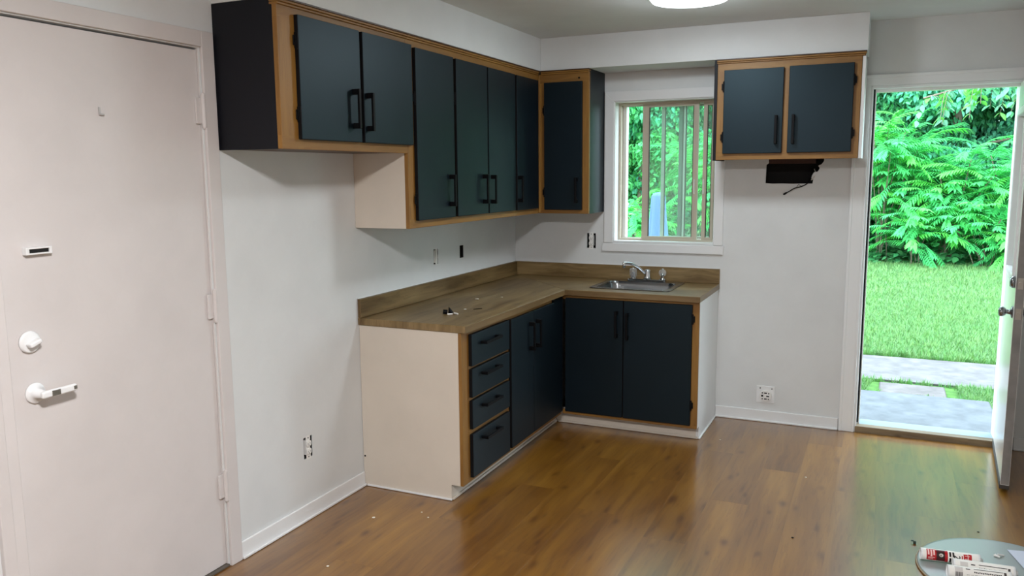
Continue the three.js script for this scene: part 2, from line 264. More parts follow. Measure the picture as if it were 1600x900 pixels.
// ---------------------------------------------------------------- back doorway: casing, jambs, threshold, open door (door_2)
{
  const c = structG('trim_2');
  const cas = (a, b) => [box(a, b, 0, 2.214, 0, 0.013, 0.003), box(a < 2.5 ? a : b - 0.018, a < 2.5 ? a + 0.018 : b, 0, 2.214, 0.010, 0.018, 0.003), box(a < 2.5 ? b - 0.014 : a, a < 2.5 ? b : a + 0.014, 0, 2.15, 0.010, 0.016, 0.003)];
  part(c, 'casing_side', cas(2.266, DO.x0 - 0.006), M.white);
  part(c, 'casing_side', cas(DO.x1 + 0.006, 3.226), M.white);
  part(c, 'casing_head', [box(2.266, 3.226, DO.y1 + 0.008, 2.214, 0, 0.013, 0.003), box(2.266, 3.226, 2.196, 2.214, 0.010, 0.018, 0.003)], M.white);
  part(c, 'jamb', [box(DO.x0 - 0.004, DO.x0 + 0.008, 0, DO.y1, -0.2, 0.002, 0.001), box(DO.x1 - 0.008, DO.x1 + 0.004, 0, DO.y1, -0.2, 0.002, 0.001), box(DO.x0, DO.x1, DO.y1 - 0.008, DO.y1 + 0.004, -0.2, 0.002, 0.001)], M.white);
  part(c, 'weather_strip', [box(DO.x0 + 0.007, DO.x0 + 0.018, 0.05, DO.y1 - 0.008, -0.06, -0.046, 0.002)], M.black, 'black weather strip on the jamb');
  part(c, 'stop_strip', [box(DO.x0 + 0.007, DO.x0 + 0.024, 0.03, DO.y1 - 0.008, -0.115, -0.062, 0.002), box(DO.x0, DO.x1, DO.y1 - 0.026, DO.y1 - 0.007, -0.115, -0.062, 0.002)], M.gloss);
  part(c, 'threshold', box(DO.x0, DO.x1, -0.012, 0.040, -0.06, 0.004, 0.004, 0), std({ color: lin(1, 1, 1), map: woodTex(41, 256, 512, [150, 132, 104], [96, 80, 58], 2, 1), roughness: 0.6 }), 'worn wooden threshold');
  part(c, 'sill_strip', box(DO.x0, DO.x1, -0.02, 0.034, -0.2, -0.062, 0.004, 0), std({ color: lin(0.22, 0.28, 0.32), roughness: 0.5 }));
  // the open door leaf, hinged at the right jamb and swung into the room
  const d = structG('door_2', [3.124, 0, 0.012]);
  const L = new THREE.Group(); L.name = 'door_leaf'; L.rotation.y = -0.062; d.add(L); BASE.set(L, [0, 0, 0]);
  // local: leaf spans z 0..0.762, exterior face at x = 0, interior at x = 0.040
  const W = 0.762, T = 0.040, H0 = 0.042, H1 = 2.125;
  const leafS = hole(shape(rect(0, W, H0, H1)), rect(0.13, W - 0.13, 1.10, 1.95));
  const lg = extrude(leafS, T, 0.0015).rotateY(-Math.PI / 2).translate(T, 0, 0);
  part(L, 'door_slab', boxUV(clean(lg), 1), M.gloss);
  part(L, 'shaded_edge', box(0.0015, T - 0.0015, H0 + 0.002, H1 - 0.002, W - 0.001, W + 0.0006, 0), std({ color: lin(0.33, 0.31, 0.29), map: concTex, roughness: 0.6 }), 'latch edge with its shade painted in as grey');  // shade on the latch edge is put into its grey colour
  const fr = hole(shape(rect(0.105, W - 0.105, 1.075, 1.975)), rect(0.145, W - 0.145, 1.115, 1.935));
  part(L, 'lite_frame', clean(extrude(fr, T + 0.024, 0.004).rotateY(-Math.PI / 2).translate(T + 0.012, 0, 0)), M.white);
  part(L, 'pane', box(T / 2 - 0.002, T / 2 + 0.002, 1.11, 1.94, 0.14, W - 0.14, 0), M.dustGlass);
  part(L, 'bottom_sweep', box(-0.004, T + 0.002, 0.018, 0.06, 0.004, W - 0.004, 0.003), std({ color: lin(0.05, 0.045, 0.04), roughness: 0.7 }), 'dark worn sweep along the bottom edge');
  const knobP = [[0, 0], [0.030, 0], [0.031, 0.005], [0.014, 0.010], [0.011, 0.026], [0.020, 0.034], [0.026, 0.044], [0.025, 0.055], [0.018, 0.062], [0, 0.064]];
  for (const s of [1, -1]) part(L, 'door_knob', lathe(knobP, 28).rotateZ(s * Math.PI / 2).translate(s > 0 ? 0 : T, 0.932, W - 0.066), M.steel, 'brushed steel door knob');
  for (const s of [1, -1]) part(L, 'deadbolt', lathe([[0, 0], [0.030, 0], [0.030, 0.012], [0.022, 0.022], [0, 0.024]], 24).rotateZ(s * Math.PI / 2).translate(s > 0 ? 0 : T, 1.085, W - 0.066), M.steel, 'steel deadbolt above the knob');
  for (const y of [0.932, 1.085]) part(L, 'latch_bolt', [box(0.008, 0.032, y - 0.028, y + 0.028, W - 0.001, W + 0.0015, 0.0005), cyl(0.009, 0.009, 0.012, 14).rotateX(Math.PI / 2).translate(0.02, y, W + 0.004)], M.brass, 'metal latch plate on the door edge');
  for (const y of [0.3, 1.1, 1.9]) part(L, 'hinge', cyl(0.007, 0.007, 0.09, 12).translate(T + 0.004, y, 0.0), M.brass);
}

// ---------------------------------------------------------------- window over the sink (window_1)
{
  const w = structG('window_1', [WO.x0, WO.y0, 0]);
  const { x0, x1, y0, y1 } = WO;
  const fp = (name, g, m, l) => part(w, name, g, m, l);
  fp('reveal', [box(x0 - 0.002, x0 + 0.006, y0, y1, -0.2, 0.002, 0), box(x1 - 0.006, x1 + 0.002, y0, y1, -0.2, 0.002, 0), box(x0, x1, y1 - 0.006, y1 + 0.002, -0.2, 0.002, 0), box(x0, x1, y0 - 0.002, y0 + 0.006, -0.2, 0.002, 0)], M.white);
  // outer aluminium frame
  const F = (z0, z1, xa, xb, ya, yb, t, m) => [box(xa, xa + t, ya, yb, z0, z1, 0.001), box(xb - t, xb, ya, yb, z0, z1, 0.001), box(xa, xb, yb - t, yb, z0, z1, 0.001), box(xa, xb, ya, ya + t, z0, z1, 0.001)];
  fp('window_frame', [...F(-0.19, -0.085, x0 + 0.006, x1 - 0.006, y0 + 0.002, y1 - 0.004, 0.016)], M.alu, 'beige aluminium window frame');
  fp('track', [box(x0 + 0.022, x1 - 0.022, y0 + 0.016, y0 + 0.024, -0.128, -0.122, 0.001), box(x0 + 0.022, x1 - 0.022, y1 - 0.030, y1 - 0.018, -0.128, -0.122, 0.001), box(x0 + 0.022, x0 + 0.046, y0 + 0.016, y1 - 0.018, -0.19, -0.13, 0.001)], M.aluWhite);
  const sash = (name, xa, xb, z, t, mat, tl, tr, pane) => {
    const s = fp(name, [box(xa, xa + tl, y0 + 0.016, y1 - 0.018, z - t, z, 0.001), box(xb - tr, xb, y0 + 0.016, y1 - 0.018, z - t, z, 0.001), box(xa, xb, y1 - 0.040, y1 - 0.018, z - t, z, 0.001), box(xa, xb, y0 + 0.016, y0 + 0.036, z - t, z, 0.001)], mat);
    for (const x of [xa + tl - 0.0025, xb - tr - 0.0015]) part(s, 'gasket', box(x, x + 0.004, y0 + 0.036, y1 - 0.040, z - t + 0.002, z + 0.0008, 0), M.gasket);
    part(s, 'pane', box(xa + tl - 0.004, xb - tr + 0.004, y0 + 0.03, y1 - 0.034, z - t / 2 - 0.002, z - t / 2 + 0.002, 0), pane); return s;
  };
  const s1 = sash('sash', 0.925, 1.309, -0.092, 0.022, M.alu, 0.047, 0.036, M.dustGlass);
  part(s1, 'pull', box(1.283, 1.292, 1.50, 1.60, -0.093, -0.080, 0.002), M.aluWhite);
  const s2 = sash('sash', 1.338, x1 - 0.03, -0.104, 0.018, M.alu, 0.028, 0.02, M.glass);
  part(s2, 'pull', box(1.343, 1.352, 1.50, 1.60, -0.105, -0.092, 0.002), M.aluWhite);
  sash('sash', 1.045, 1.205, -0.140, 0.018, M.aluWhite, 0.026, 0.012, M.glass);
  sash('sash', 1.160, x1 - 0.034, -0.165, 0.018, M.aluGrey, 0.05, 0.02, M.dustGlass);
  // casing boards (trim_3): mitred head and sides, sill with apron
  const c = structG('trim_3');
  const mitre = (pts) => boxUV(clean(extrude(shape(pts), 0.014, 0.0025)), 1);
  const o = 0.066;
  part(c, 'casing_side', mitre([[x0 - o, y0 - 0.008], [x0, y0 - 0.008], [x0, y1], [x0 - o, y1 + o]]), M.white);
  part(c, 'casing_side', mitre([[x1 + 0.060, y0 - 0.008], [x1 + 0.060, y1 + o], [x1, y1], [x1, y0 - 0.008]]), M.white);
  part(c, 'casing_head', mitre([[x0 - o, y1 + o], [x0, y1], [x1, y1], [x1 + 0.060, y1 + o]]), M.white);
  part(c, 'sill', mitre([[x0 - 0.072, y0 - 0.010], [x0 - 0.080, y0 - 0.030], [x0 - 0.080, y0 - 0.068], [x1 + 0.064, y0 - 0.068], [x1 + 0.070, y0 - 0.010]]).translate(0, 0, 0.0015), M.white);
}

// ---------------------------------------------------------------- ceiling lamps
LAMPS.forEach(([x, z, rad, col], i) => {
  const t = thing('ceiling_light', i ? 'round flush ceiling light behind the camera position, further from the window' : 'round flush white ceiling light glowing near the sink corner', 'ceiling light', [x, CEIL, z], 'flush ceiling lights');
  part(t, 'rim', lathe([[0.205, 0], [0.207, -0.004], [0.205, -0.022], [0.198, -0.026], [0.192, -0.024], [0.192, -0.002]], 64).translate(x, CEIL, z), M.white);
  const em = new THREE.MeshStandardMaterial({ color: lin(0.9, 0.9, 0.88), emissive: lin(...col), emissiveIntensity: 3, roughness: 0.5 });
  part(t, 'diffuser', lathe([[0.193, -0.014], [0.192, -0.030], [0.185, -0.039], [0.15, -0.044], [0.08, -0.046], [0, -0.047]], 64).translate(x, CEIL, z), em);
  const L = new THREE.RectAreaLight(lin(...col), rad, 0.34, 0.34); L.position.set(x, CEIL - 0.052, z); L.rotation.x = -Math.PI / 2; L.name = 'lamp_light'; scene.add(L);
  const G = new THREE.PointLight(lin(...col), (i ? 2.0 : 1.1), 0, 2); G.position.set(x, CEIL - 0.036, z); G.shadow.radius = 5; G.castShadow = true; G.name = 'lamp_glow_light'; scene.add(G); // light that leaves the fitting sideways
});

// ---------------------------------------------------------------- shared cabinet hardware
// pull handle: flat bar with two chunky posts, 'len' tall; built along y, standing off towards +z
const handleGeo = (len) => join([new RoundedBoxGeometry(0.015, len, 0.011, 2, 0.002).translate(0, 0, 0.0315), ...[-1, 1].map((s) => new RoundedBoxGeometry(0.015, 0.024, 0.036, 2, 0.002).translate(0, s * (len / 2 - 0.012), 0.018))]);
const H_LONG = handleGeo(0.168), H_DRAW = handleGeo(0.19);
const hingeGeo = join([new RoundedBoxGeometry(0.008, 0.062, 0.010, 1, 0.002).translate(-0.004, 0, 0.004), new RoundedBoxGeometry(0.012, 0.038, 0.005, 1, 0.001).translate(-0.010, 0, 0.002), cyl(0.004, 0.004, 0.066, 10).translate(0, 0, 0.011)]);
const FX = [0, Math.PI / 2, 0], FZ = [0, 0, 0]; // fronts that face +x (left run) and +z (back run)
function doorX(t, x, z0, z1, y0, y1, o = {}) { // a door on the left run
  const d = part(t, 'door', box(x, x + 0.019, y0, y1, z0, z1, 0.002, 1), M.slate);
  part(d, 'edge_band', [box(x + 0.0005, x + 0.0172, y0 + 0.001, y1 - 0.001, z1 - 0.001, z1 + 0.0006, 0), box(x + 0.0005, x + 0.0172, y0 - 0.0006, y0 + 0.001, z0 + 0.001, z1 - 0.001, 0)], M.slateEdge, 'black painted door edge');
  if (o.hz) placed(d, 'handle', H_LONG, M.black, [x + 0.019, o.hy, o.hz], FX);
  for (const y of o.hinges || []) placed(d, 'hinge', hingeGeo, M.black, [x + 0.004, y, z1], FX.map((v, i) => v)); 
  return d;
}
function doorZ(t, z, x0, x1, y0, y1, o = {}) {
  const d = part(t, 'door', box(x0, x1, y0, y1, z, z + 0.019, 0.002, 1), M.slate);
  part(d, 'edge_band', [box(x1 - 0.001, x1 + 0.0006, y0 + 0.001, y1 - 0.001, z + 0.0005, z + 0.0172, 0), box(x0 - 0.0006, x0 + 0.001, y0 + 0.001, y1 - 0.001, z + 0.0005, z + 0.0172, 0), box(x0 + 0.001, x1 - 0.001, y0 - 0.0006, y0 + 0.001, z + 0.0005, z + 0.0172, 0)], M.slateEdge, 'black painted door edge');
  if (o.hx) placed(d, 'handle', H_LONG, M.black, [z === undefined ? 0 : o.hx, o.hy, z + 0.019], FZ);
  for (const y of o.hl || []) placed(d, 'hinge', hingeGeo, M.black, [x0, y, z + 0.006], FZ);
  for (const y of o.hr || []) placed(d, 'hinge', hingeGeo, M.black, [x1, y, z + 0.006], [0, 0, Math.PI]);
  return d;
}

// ---------------------------------------------------------------- upper cabinets
function crownX(t, z0, z1) { const c = part(t, 'crown_molding', [box(0.29, 0.334, 2.292, 2.302, z0, z1, 0.003), box(0.29, 0.339, 2.302, 2.3125, z0, z1, 0.003)], M.oak); part(c, 'dark_strip', box(0.29, 0.341, 2.3125, TOP, z0, z1, 0.001), M.oakDark, 'dark strip along the top'); }  // crown topped by a strip of darker wood
function crownZ(t, x0, x1) { const c = part(t, 'crown_molding', [box(x0, x1 - 0.006, 2.292, 2.302, 0.29, 0.334, 0.003), box(x0, x1 - 0.002, 2.302, 2.3125, 0.29, 0.339, 0.003)], M.oak); part(c, 'dark_strip', box(x0, x1, 2.3125, TOP, 0.29, 0.341, 0.001), M.oakDark, 'dark strip along the top'); }  // same darker wood strip on the back run
const UD = 0.325, TOP = 2.319;
// 1: short cabinet over the refrigerator space
{
  const t = thing('upper_cabinet', 'short charcoal two-door wall cabinet over the empty refrigerator space, next to the entry door', 'cabinet', [0, 1.749, 2.45], 'wall cabinets');
  part(t, 'side_panel', box(0.001, 0.302, 1.749, TOP, 2.888, 2.905, 0.001), M.slateSide, 'near-black side panel');
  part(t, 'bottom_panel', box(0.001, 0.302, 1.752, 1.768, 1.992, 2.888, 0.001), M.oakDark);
  part(t, 'face_frame', [box(0.302, UD, 1.749, 1.805, 1.990, 2.905, 0.002), box(0.302, UD, 2.245, 2.296, 1.990, 2.905, 0.002), box(0.302, UD, 1.80, 2.25, 2.785, 2.905, 0.002, 1), box(0.302, UD, 1.80, 2.25, 2.37, 2.43, 0.001, 1)], M.oak, 'golden oak face frame');
  crownX(t, 1.990, 2.907);
  doorX(t, UD + 0.001, 2.396, 2.807, 1.789, 2.268, { hz: 2.455, hy: 1.930, hinges: [2.17, 1.885] });
  doorX(t, UD + 0.001, 1.963, 2.373, 1.789, 2.268, { hz: 2.351, hy: 1.922 });
}
// 2: tall run along the left wall, four doors
{
  const t = thing('upper_cabinet', 'tall charcoal four-door wall cabinet along the wall above the longer countertop', 'cabinet', [0, 1.378, 1.16], 'wall cabinets');
  part(t, 'side_panel', box(0.001, 0.304, 1.378, 1.768, 1.975, 1.9895, 0.001), M.panelWhite, 'white painted side panel');
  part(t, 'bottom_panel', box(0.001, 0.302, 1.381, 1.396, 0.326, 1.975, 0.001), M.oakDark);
  const st = (a, b) => box(0.302, UD, 1.42, 2.25, a, b, 0.001, 1);
  part(t, 'face_frame', [box(0.302, UD, 1.378, 1.425, 0.326, 1.9895, 0.002), box(0.302, UD, 2.245, 2.296, 0.326, 1.9895, 0.002), box(0.302, UD, 1.42, 2.25, 1.90, 1.9895, 0.002, 1), st(1.505, 1.585), st(1.105, 1.18), st(0.705, 0.785), st(0.326, 0.395)], M.oak, 'golden oak face frame');
  crownX(t, 0.343, 1.9895);
  doorX(t, UD + 0.001, 1.544, 1.930, 1.417, 2.260, { hz: 1.603, hy: 1.560, hinges: [2.02, 1.52] });
  doorX(t, UD + 0.001, 1.140, 1.515, 1.417, 2.258, { hz: 1.208, hy: 1.560, hinges: [2.05] });
  doorX(t, UD + 0.001, 0.748, 1.125, 1.417, 2.256, { hz: 1.100, hy: 1.556 });
  doorX(t, UD + 0.001, 0.375, 0.720, 1.415, 2.254, { hz: 0.712, hy: 1.550 });
}
// 3: corner cabinet on the back wall, one door
{
  const t = thing('upper_cabinet', 'single-door charcoal wall cabinet in the corner left of the window', 'cabinet', [0.51, 1.378, 0.16], 'wall cabinets');
  part(t, 'side_panel', box(0.664, 0.681, 1.378, TOP, 0.001, 0.304, 0.001), M.slate, 'charcoal side panel catching green light from the window');
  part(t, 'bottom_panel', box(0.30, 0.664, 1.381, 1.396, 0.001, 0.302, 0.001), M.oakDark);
  part(t, 'face_frame', [box(0.3255, 0.681, 1.378, 1.412, 0.302, UD, 0.002), box(0.3255, 0.681, 2.235, 2.296, 0.302, UD, 0.002), box(0.3255, 0.375, 1.41, 2.24, 0.302, UD, 0.002, 1), box(0.620, 0.681, 1.41, 2.24, 0.302, UD, 0.002, 1)], M.oak, 'golden oak face frame');
  part(t, 'corner_bead', box(0.3255, 0.337, 1.381, 2.29, UD, 0.337, 0.003, 1), M.oak);
  crownZ(t, 0.3435, 0.684);
  doorZ(t, UD + 0.001, 0.372, 0.637, 1.405, 2.240, { hx: 0.605, hy: 1.535, hl: [2.06, 1.52] });
  part(t, 'screw', cyl(0.006, 0.006, 0.006, 12).rotateX(Math.PI / 2).translate(0.612, 2.262, UD + 0.002), M.black);
}
// 4: right-hand cabinet beside the doorway
{
  const t = thing('upper_cabinet', 'charcoal two-door wall cabinet between the window and the open door, above the ragged wall hole', 'cabinet', [1.905, 1.72, 0.16], 'wall cabinets');
  part(t, 'side_panel', box(1.482, 1.5025, 1.716, TOP, 0.018, 0.318, 0.001), M.slateSide, 'near-black side panel');
  part(t, 'side_panel', box(2.3095, 2.328, 1.719, 2.291, 0.020, 0.320, 0.001), M.white, 'white side panel');
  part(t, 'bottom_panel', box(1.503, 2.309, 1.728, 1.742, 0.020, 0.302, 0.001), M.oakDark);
  part(t, 'face_frame', [box(1.503, 2.309, 1.719, 1.768, 0.302, UD, 0.002), box(1.503, 2.309, 2.245, 2.299, 0.302, UD, 0.002), box(1.503, 1.552, 1.76, 2.25, 0.302, UD, 0.002, 1), box(2.258, 2.309, 1.76, 2.25, 0.302, UD, 0.002, 1), box(1.878, 1.928, 1.76, 2.25, 0.302, UD, 0.002, 1)], M.oak, 'golden oak face frame');
  crownZ(t, 1.499, 2.331);
  doorZ(t, UD + 0.001, 1.546, 1.889, 1.757, 2.252, { hx: 1.856, hy: 1.892, hl: [2.155, 1.855] });
  doorZ(t, UD + 0.001, 1.921, 2.270, 1.757, 2.256, { hx: 1.953, hy: 1.892, hr: [2.160, 1.862] });
}

// ---------------------------------------------------------------- base cabinets
const HC = 0.909, CT = 0.037, FB = 0.603; // counter height, thickness, frame front
{
  const t = thing('base_cabinet', 'charcoal base cabinet with four stacked drawers and white end panel under the longer countertop', 'cabinet', [0.3, 0, 1.3], 'base cabinets');
  const endS = shape([[0.002, 0.003], [0.534, 0.003], [0.534, 0.082], [FB - 0.018, 0.082], [FB - 0.018, HC - CT - 0.001], [0.002, HC - CT - 0.001]]);
  part(t, 'end_panel', boxUV(clean(extrude(endS, 0.018, 0.001)), 1).translate(0, 0, 1.972), M.panelWhite, 'white painted end panel');
  part(t, 'screw_hole', cyl(0.005, 0.005, 0.003, 12).rotateX(Math.PI / 2).translate(0.012, 0.163, 1.9895), M.black);
  part(t, 'shoe_molding', box(0.024, 0.54, 0.001, 0.012, 1.990, 2.001, 0.003), M.white, 'thin white strip along the floor');
  const R = (y0, y1) => box(FB - 0.018, FB, y0, y1, 1.46, 1.93, 0.001);
  part(t, 'face_frame', [box(FB - 0.018, FB, 0.082, HC - CT - 0.001, 1.906, 1.990, 0.002, 1), box(FB - 0.018, FB, 0.082, 0.122, 0.62, 1.92, 0.002), box(FB - 0.018, FB, 0.838, HC - CT - 0.001, 0.62, 1.92, 0.002), R(0.66, 0.70), R(0.50, 0.545), R(0.32, 0.375), box(FB - 0.018, FB, 0.10, 0.85, 1.42, 1.51, 0.001, 1), box(FB - 0.018, FB, 0.10, 0.85, 1.08, 1.16, 0.001, 1)], M.oak, 'golden oak face frame');
  for (const [y0, y1, k] of [[0.689, 0.851, 0.795], [0.527, 0.673, 0.634], [0.362, 0.510, 0.466], [0.106, 0.334, 0.292]]) {
    const d = part(t, 'drawer', box(FB + 0.001, FB + 0.020, y0, y1, 1.466, 1.914, 0.002, 2), M.slate);
    part(d, 'edge_band', [box(FB + 0.0015, FB + 0.0182, y0 + 0.001, y1 - 0.001, 1.913, 1.9146, 0), box(FB + 0.0015, FB + 0.0182, y1 - 0.001, y1 + 0.0006, 1.467, 1.913, 0)], M.slateEdge, 'black painted drawer edge');
    placed(d, 'handle', H_DRAW, M.black, [FB + 0.020, k, 1.72], [Math.PI / 2, Math.PI / 2, 0]);
  }
  doorX(t, FB + 0.001, 1.122, 1.438, 0.112, 0.848, { hz: 1.185, hy: 0.71 });
  doorX(t, FB + 0.001, 0.800, 1.118, 0.112, 0.848, { hz: 1.088, hy: 0.71 });
  part(t, 'corner_filler', box(FB - 0.018, FB + 0.012, 0.106, 0.862, 0.627, 0.79, 0.002, 1), M.slate);
  part(t, 'toe_kick', [box(0.515, 0.534, 0.003, 0.100, 0.535, 1.972, 0.001), box(0.534, 0.545, 0.001, 0.016, 0.546, 1.985, 0.004)], M.panelWhite, 'scuffed white toe kick');
}
{
  const t = thing('base_cabinet', 'charcoal two-door base cabinet beneath the steel sink with white end panel', 'cabinet', [1.05, 0, 0.3], 'base cabinets');
  const endS = shape([[0.002, 0.003], [0.534, 0.003], [0.534, 0.082], [FB - 0.018, 0.082], [FB - 0.018, HC - CT - 0.001], [0.002, HC - CT - 0.001]]);
  const e = boxUV(clean(extrude(endS, 0.018, 0.001)), 1).rotateY(-Math.PI / 2).translate(1.484, 0, 0);
  part(t, 'end_panel', e, M.white, 'white painted end panel');
  part(t, 'shoe_molding', box(1.484, 1.495, 0.001, 0.012, 0.024, 0.54, 0.003), M.white, 'thin white strip along the floor');
  part(t, 'face_frame', [box(0.604, 1.484, 0.082, 0.112, FB - 0.018, FB, 0.002), box(0.604, 1.484, 0.842, HC - CT - 0.001, FB - 0.018, FB, 0.002), box(1.430, 1.484, 0.10, 0.85, FB - 0.018, FB, 0.002, 1), box(0.985, 1.045, 0.10, 0.85, FB - 0.018, FB, 0.001, 1)], M.oak, 'golden oak face frame');
  doorZ(t, FB + 0.001, 0.630, 1.013, 0.106, 0.856, { hx: 0.975, hy: 0.708 });
  doorZ(t, FB + 0.001, 1.019, 1.444, 0.106, 0.856, { hx: 1.045, hy: 0.700, hr: [0.768, 0.232] });
  part(t, 'toe_kick', [box(0.535, 1.466, 0.003, 0.100, 0.515, 0.534, 0.001), box(0.546, 1.480, 0.001, 0.016, 0.534, 0.545, 0.004)], M.panelWhite, 'scuffed white toe kick');
}

// ---------------------------------------------------------------- countertop: one L with backsplash, mitred, sink cut-out
{
  const t = thing('countertop', 'brown wood-look laminate L-shaped countertop with low backsplash', 'countertop', [0.3, HC - CT, 0.3]);
  const D = 0.630, L1 = 1.997, W1 = 1.492;
  const flat = (s) => { const g = clean(extrude(s, CT, 0.0025).rotateX(Math.PI / 2).translate(0, HC, 0)); return g; }; // shape (x, z)
  const a = boxUV(flat(shape([[0.001, 0.001], [D, D], [D, L1], [0.001, L1]])), 2);
  const b = boxUV(flat(hole(shape([[0.001, 0.001], [W1, 0.001], [W1, D], [D, D]]), rect(0.772, 1.248, 0.085, 0.492))), 0, 0.3, 0.2);
  part(t, 'worktop', [a, b], M.counter);
  part(t, 'front_edge', [box(D - 0.001, D + 0.0022, HC - CT + 0.001, HC - 0.0015, D + 0.002, L1 + 0.001, 0.001, 2), box(D + 0.002, W1 + 0.001, HC - CT + 0.001, HC - 0.0015, D - 0.001, D + 0.0022, 0.001, 0)], M.counterEdge, 'lighter worn front edge');
  part(t, 'backsplash', [box(0.001, 0.020, HC, 1.008, 0.001, L1, 0.003, 2), box(0.020, W1, HC, 1.008, 0.001, 0.020, 0.003, 0)], M.counter);
  part(t, 'caulk_bead', [box(0.0, 0.006, 1.0075, 1.013, 0.001, L1, 0.002), box(0.0, W1, 1.0075, 1.013, 0.0, 0.006, 0.002)], M.white, 'white caulk line along the top of the backsplash');
}
// ---------------------------------------------------------------- sink and faucet
{
  const t = thing('sink', 'shallow stainless steel kitchen sink set into the countertop below the window', 'sink', [1.01, HC, 0.28]);
  const cx = 1.010, cz = 0.283, RW = 0.53, RD = 0.455;
  const rimS = rrect(RW, RD, 0.03), bowl = new THREE.Path(rrect(0.464, 0.344, 0.06).getPoints(12).map((p) => new THREE.Vector2(p.x, p.y - 0.030))); 
  rimS.holes.push(bowl);
  const rimG = clean(extrude(rimS, 0.006, 0.002).rotateX(-Math.PI / 2)); // shape y -> -z
  part(t, 'rim', rimG.translate(cx, HC + 0.0005, cz), M.steel);
  // bowl: rings from the rim opening down to the floor
  const rings = [[0.464, 0.344, 0.06, 0.004], [0.458, 0.338, 0.06, -0.004], [0.448, 0.328, 0.06, -0.02], [0.43, 0.31, 0.06, -0.10], [0.41, 0.29, 0.06, -0.150], [0.33, 0.21, 0.055, -0.165], [0.05, 0.03, 0.012, -0.168]];
  const N = 12, pos = [], idx = []; let per = 0;
  rings.forEach(([w, h, r, y]) => { const pts = rrect(w, h, r).getPoints(N); pts.pop(); per = pts.length; for (const p of pts) pos.push(p.x, y, -(p.y) + 0.030); });
  for (let k = 0; k < rings.length - 1; k++) for (let i = 0; i < per; i++) { const j = (i + 1) % per, p = k * per; idx.push(p + i, p + per + i, p + j, p + j, p + per + i, p + per + j); }
  const g = new THREE.BufferGeometry(); g.setAttribute('position', new THREE.Float32BufferAttribute(pos, 3)); g.setIndex(idx); g.computeVertexNormals();
  const bm = M.steel.clone(); bm.side = THREE.DoubleSide;
  part(t, 'bowl', clean(g).translate(cx, HC + 0.001, cz), bm);
  part(t, 'drain', lathe([[0, 0.001], [0.025, 0.0], [0.035, 0.004], [0.042, 0.003], [0.042, 0]], 28).translate(cx, HC - 0.1675, cz + 0.030), M.chrome);
}
{
  const t = thing('faucet', 'chrome two-handle kitchen faucet with clear knobs and swung spout behind the sink', 'faucet', [1.01, HC + 0.0065, 0.095]);
  const y = HC + 0.0065, z = 0.095;
  part(t, 'base_plate', extrude(rrect(0.265, 0.052, 0.024), 0.016, 0.004).rotateX(-Math.PI / 2).translate(1.018, y, z), M.chrome);
  part(t, 'spout_post', lathe([[0, 0], [0.026, 0], [0.025, 0.012], [0.021, 0.018], [0.021, 0.055], [0.019, 0.064], [0.010, 0.068], [0, 0.068]], 28).translate(1.025, y + 0.014, z), M.chrome);
  const sp = part(t, 'spout', tube([[1.025, y + 0.045, z], [1.005, y + 0.062, z + 0.02], [0.975, y + 0.098, z + 0.05], [0.940, y + 0.124, z + 0.085], [0.912, y + 0.131, z + 0.112], [0.898, y + 0.131, z + 0.124]], 0.0088, 40, 14), M.chrome);
  part(sp, 'aerator', lathe([[0, 0], [0.011, 0], [0.0115, 0.016], [0.010, 0.034], [0.006, 0.038], [0, 0.039]], 20).translate(0.897, y + 0.102, z + 0.126), M.chrome);
  for (const [x, s] of [[0.925, 0], [1.128, 1]]) {
    const k = part(t, 'knob', s ? new THREE.IcosahedronGeometry(0.027, 1).scale(1, 0.92, 1).translate(x, y + 0.062, z) : lathe([[0, 0.025], [0.020, 0.026], [0.025, 0.036], [0.026, 0.072], [0.021, 0.084], [0, 0.087]], 10).translate(x, y, z), M.acrylic, 'clear faceted acrylic knob');
    part(k, 'knob_stem', lathe([[0, 0.012], [0.024, 0.012], [0.023, 0.020], [0.011, 0.026], [0.010, 0.06], [0, 0.062]], 20).translate(x, y, z), M.chrome);
    part(k, 'knob_cap', cyl(0.008, 0.008, 0.004, 14).translate(x, y + 0.088, z), M.chrome);
  }
}

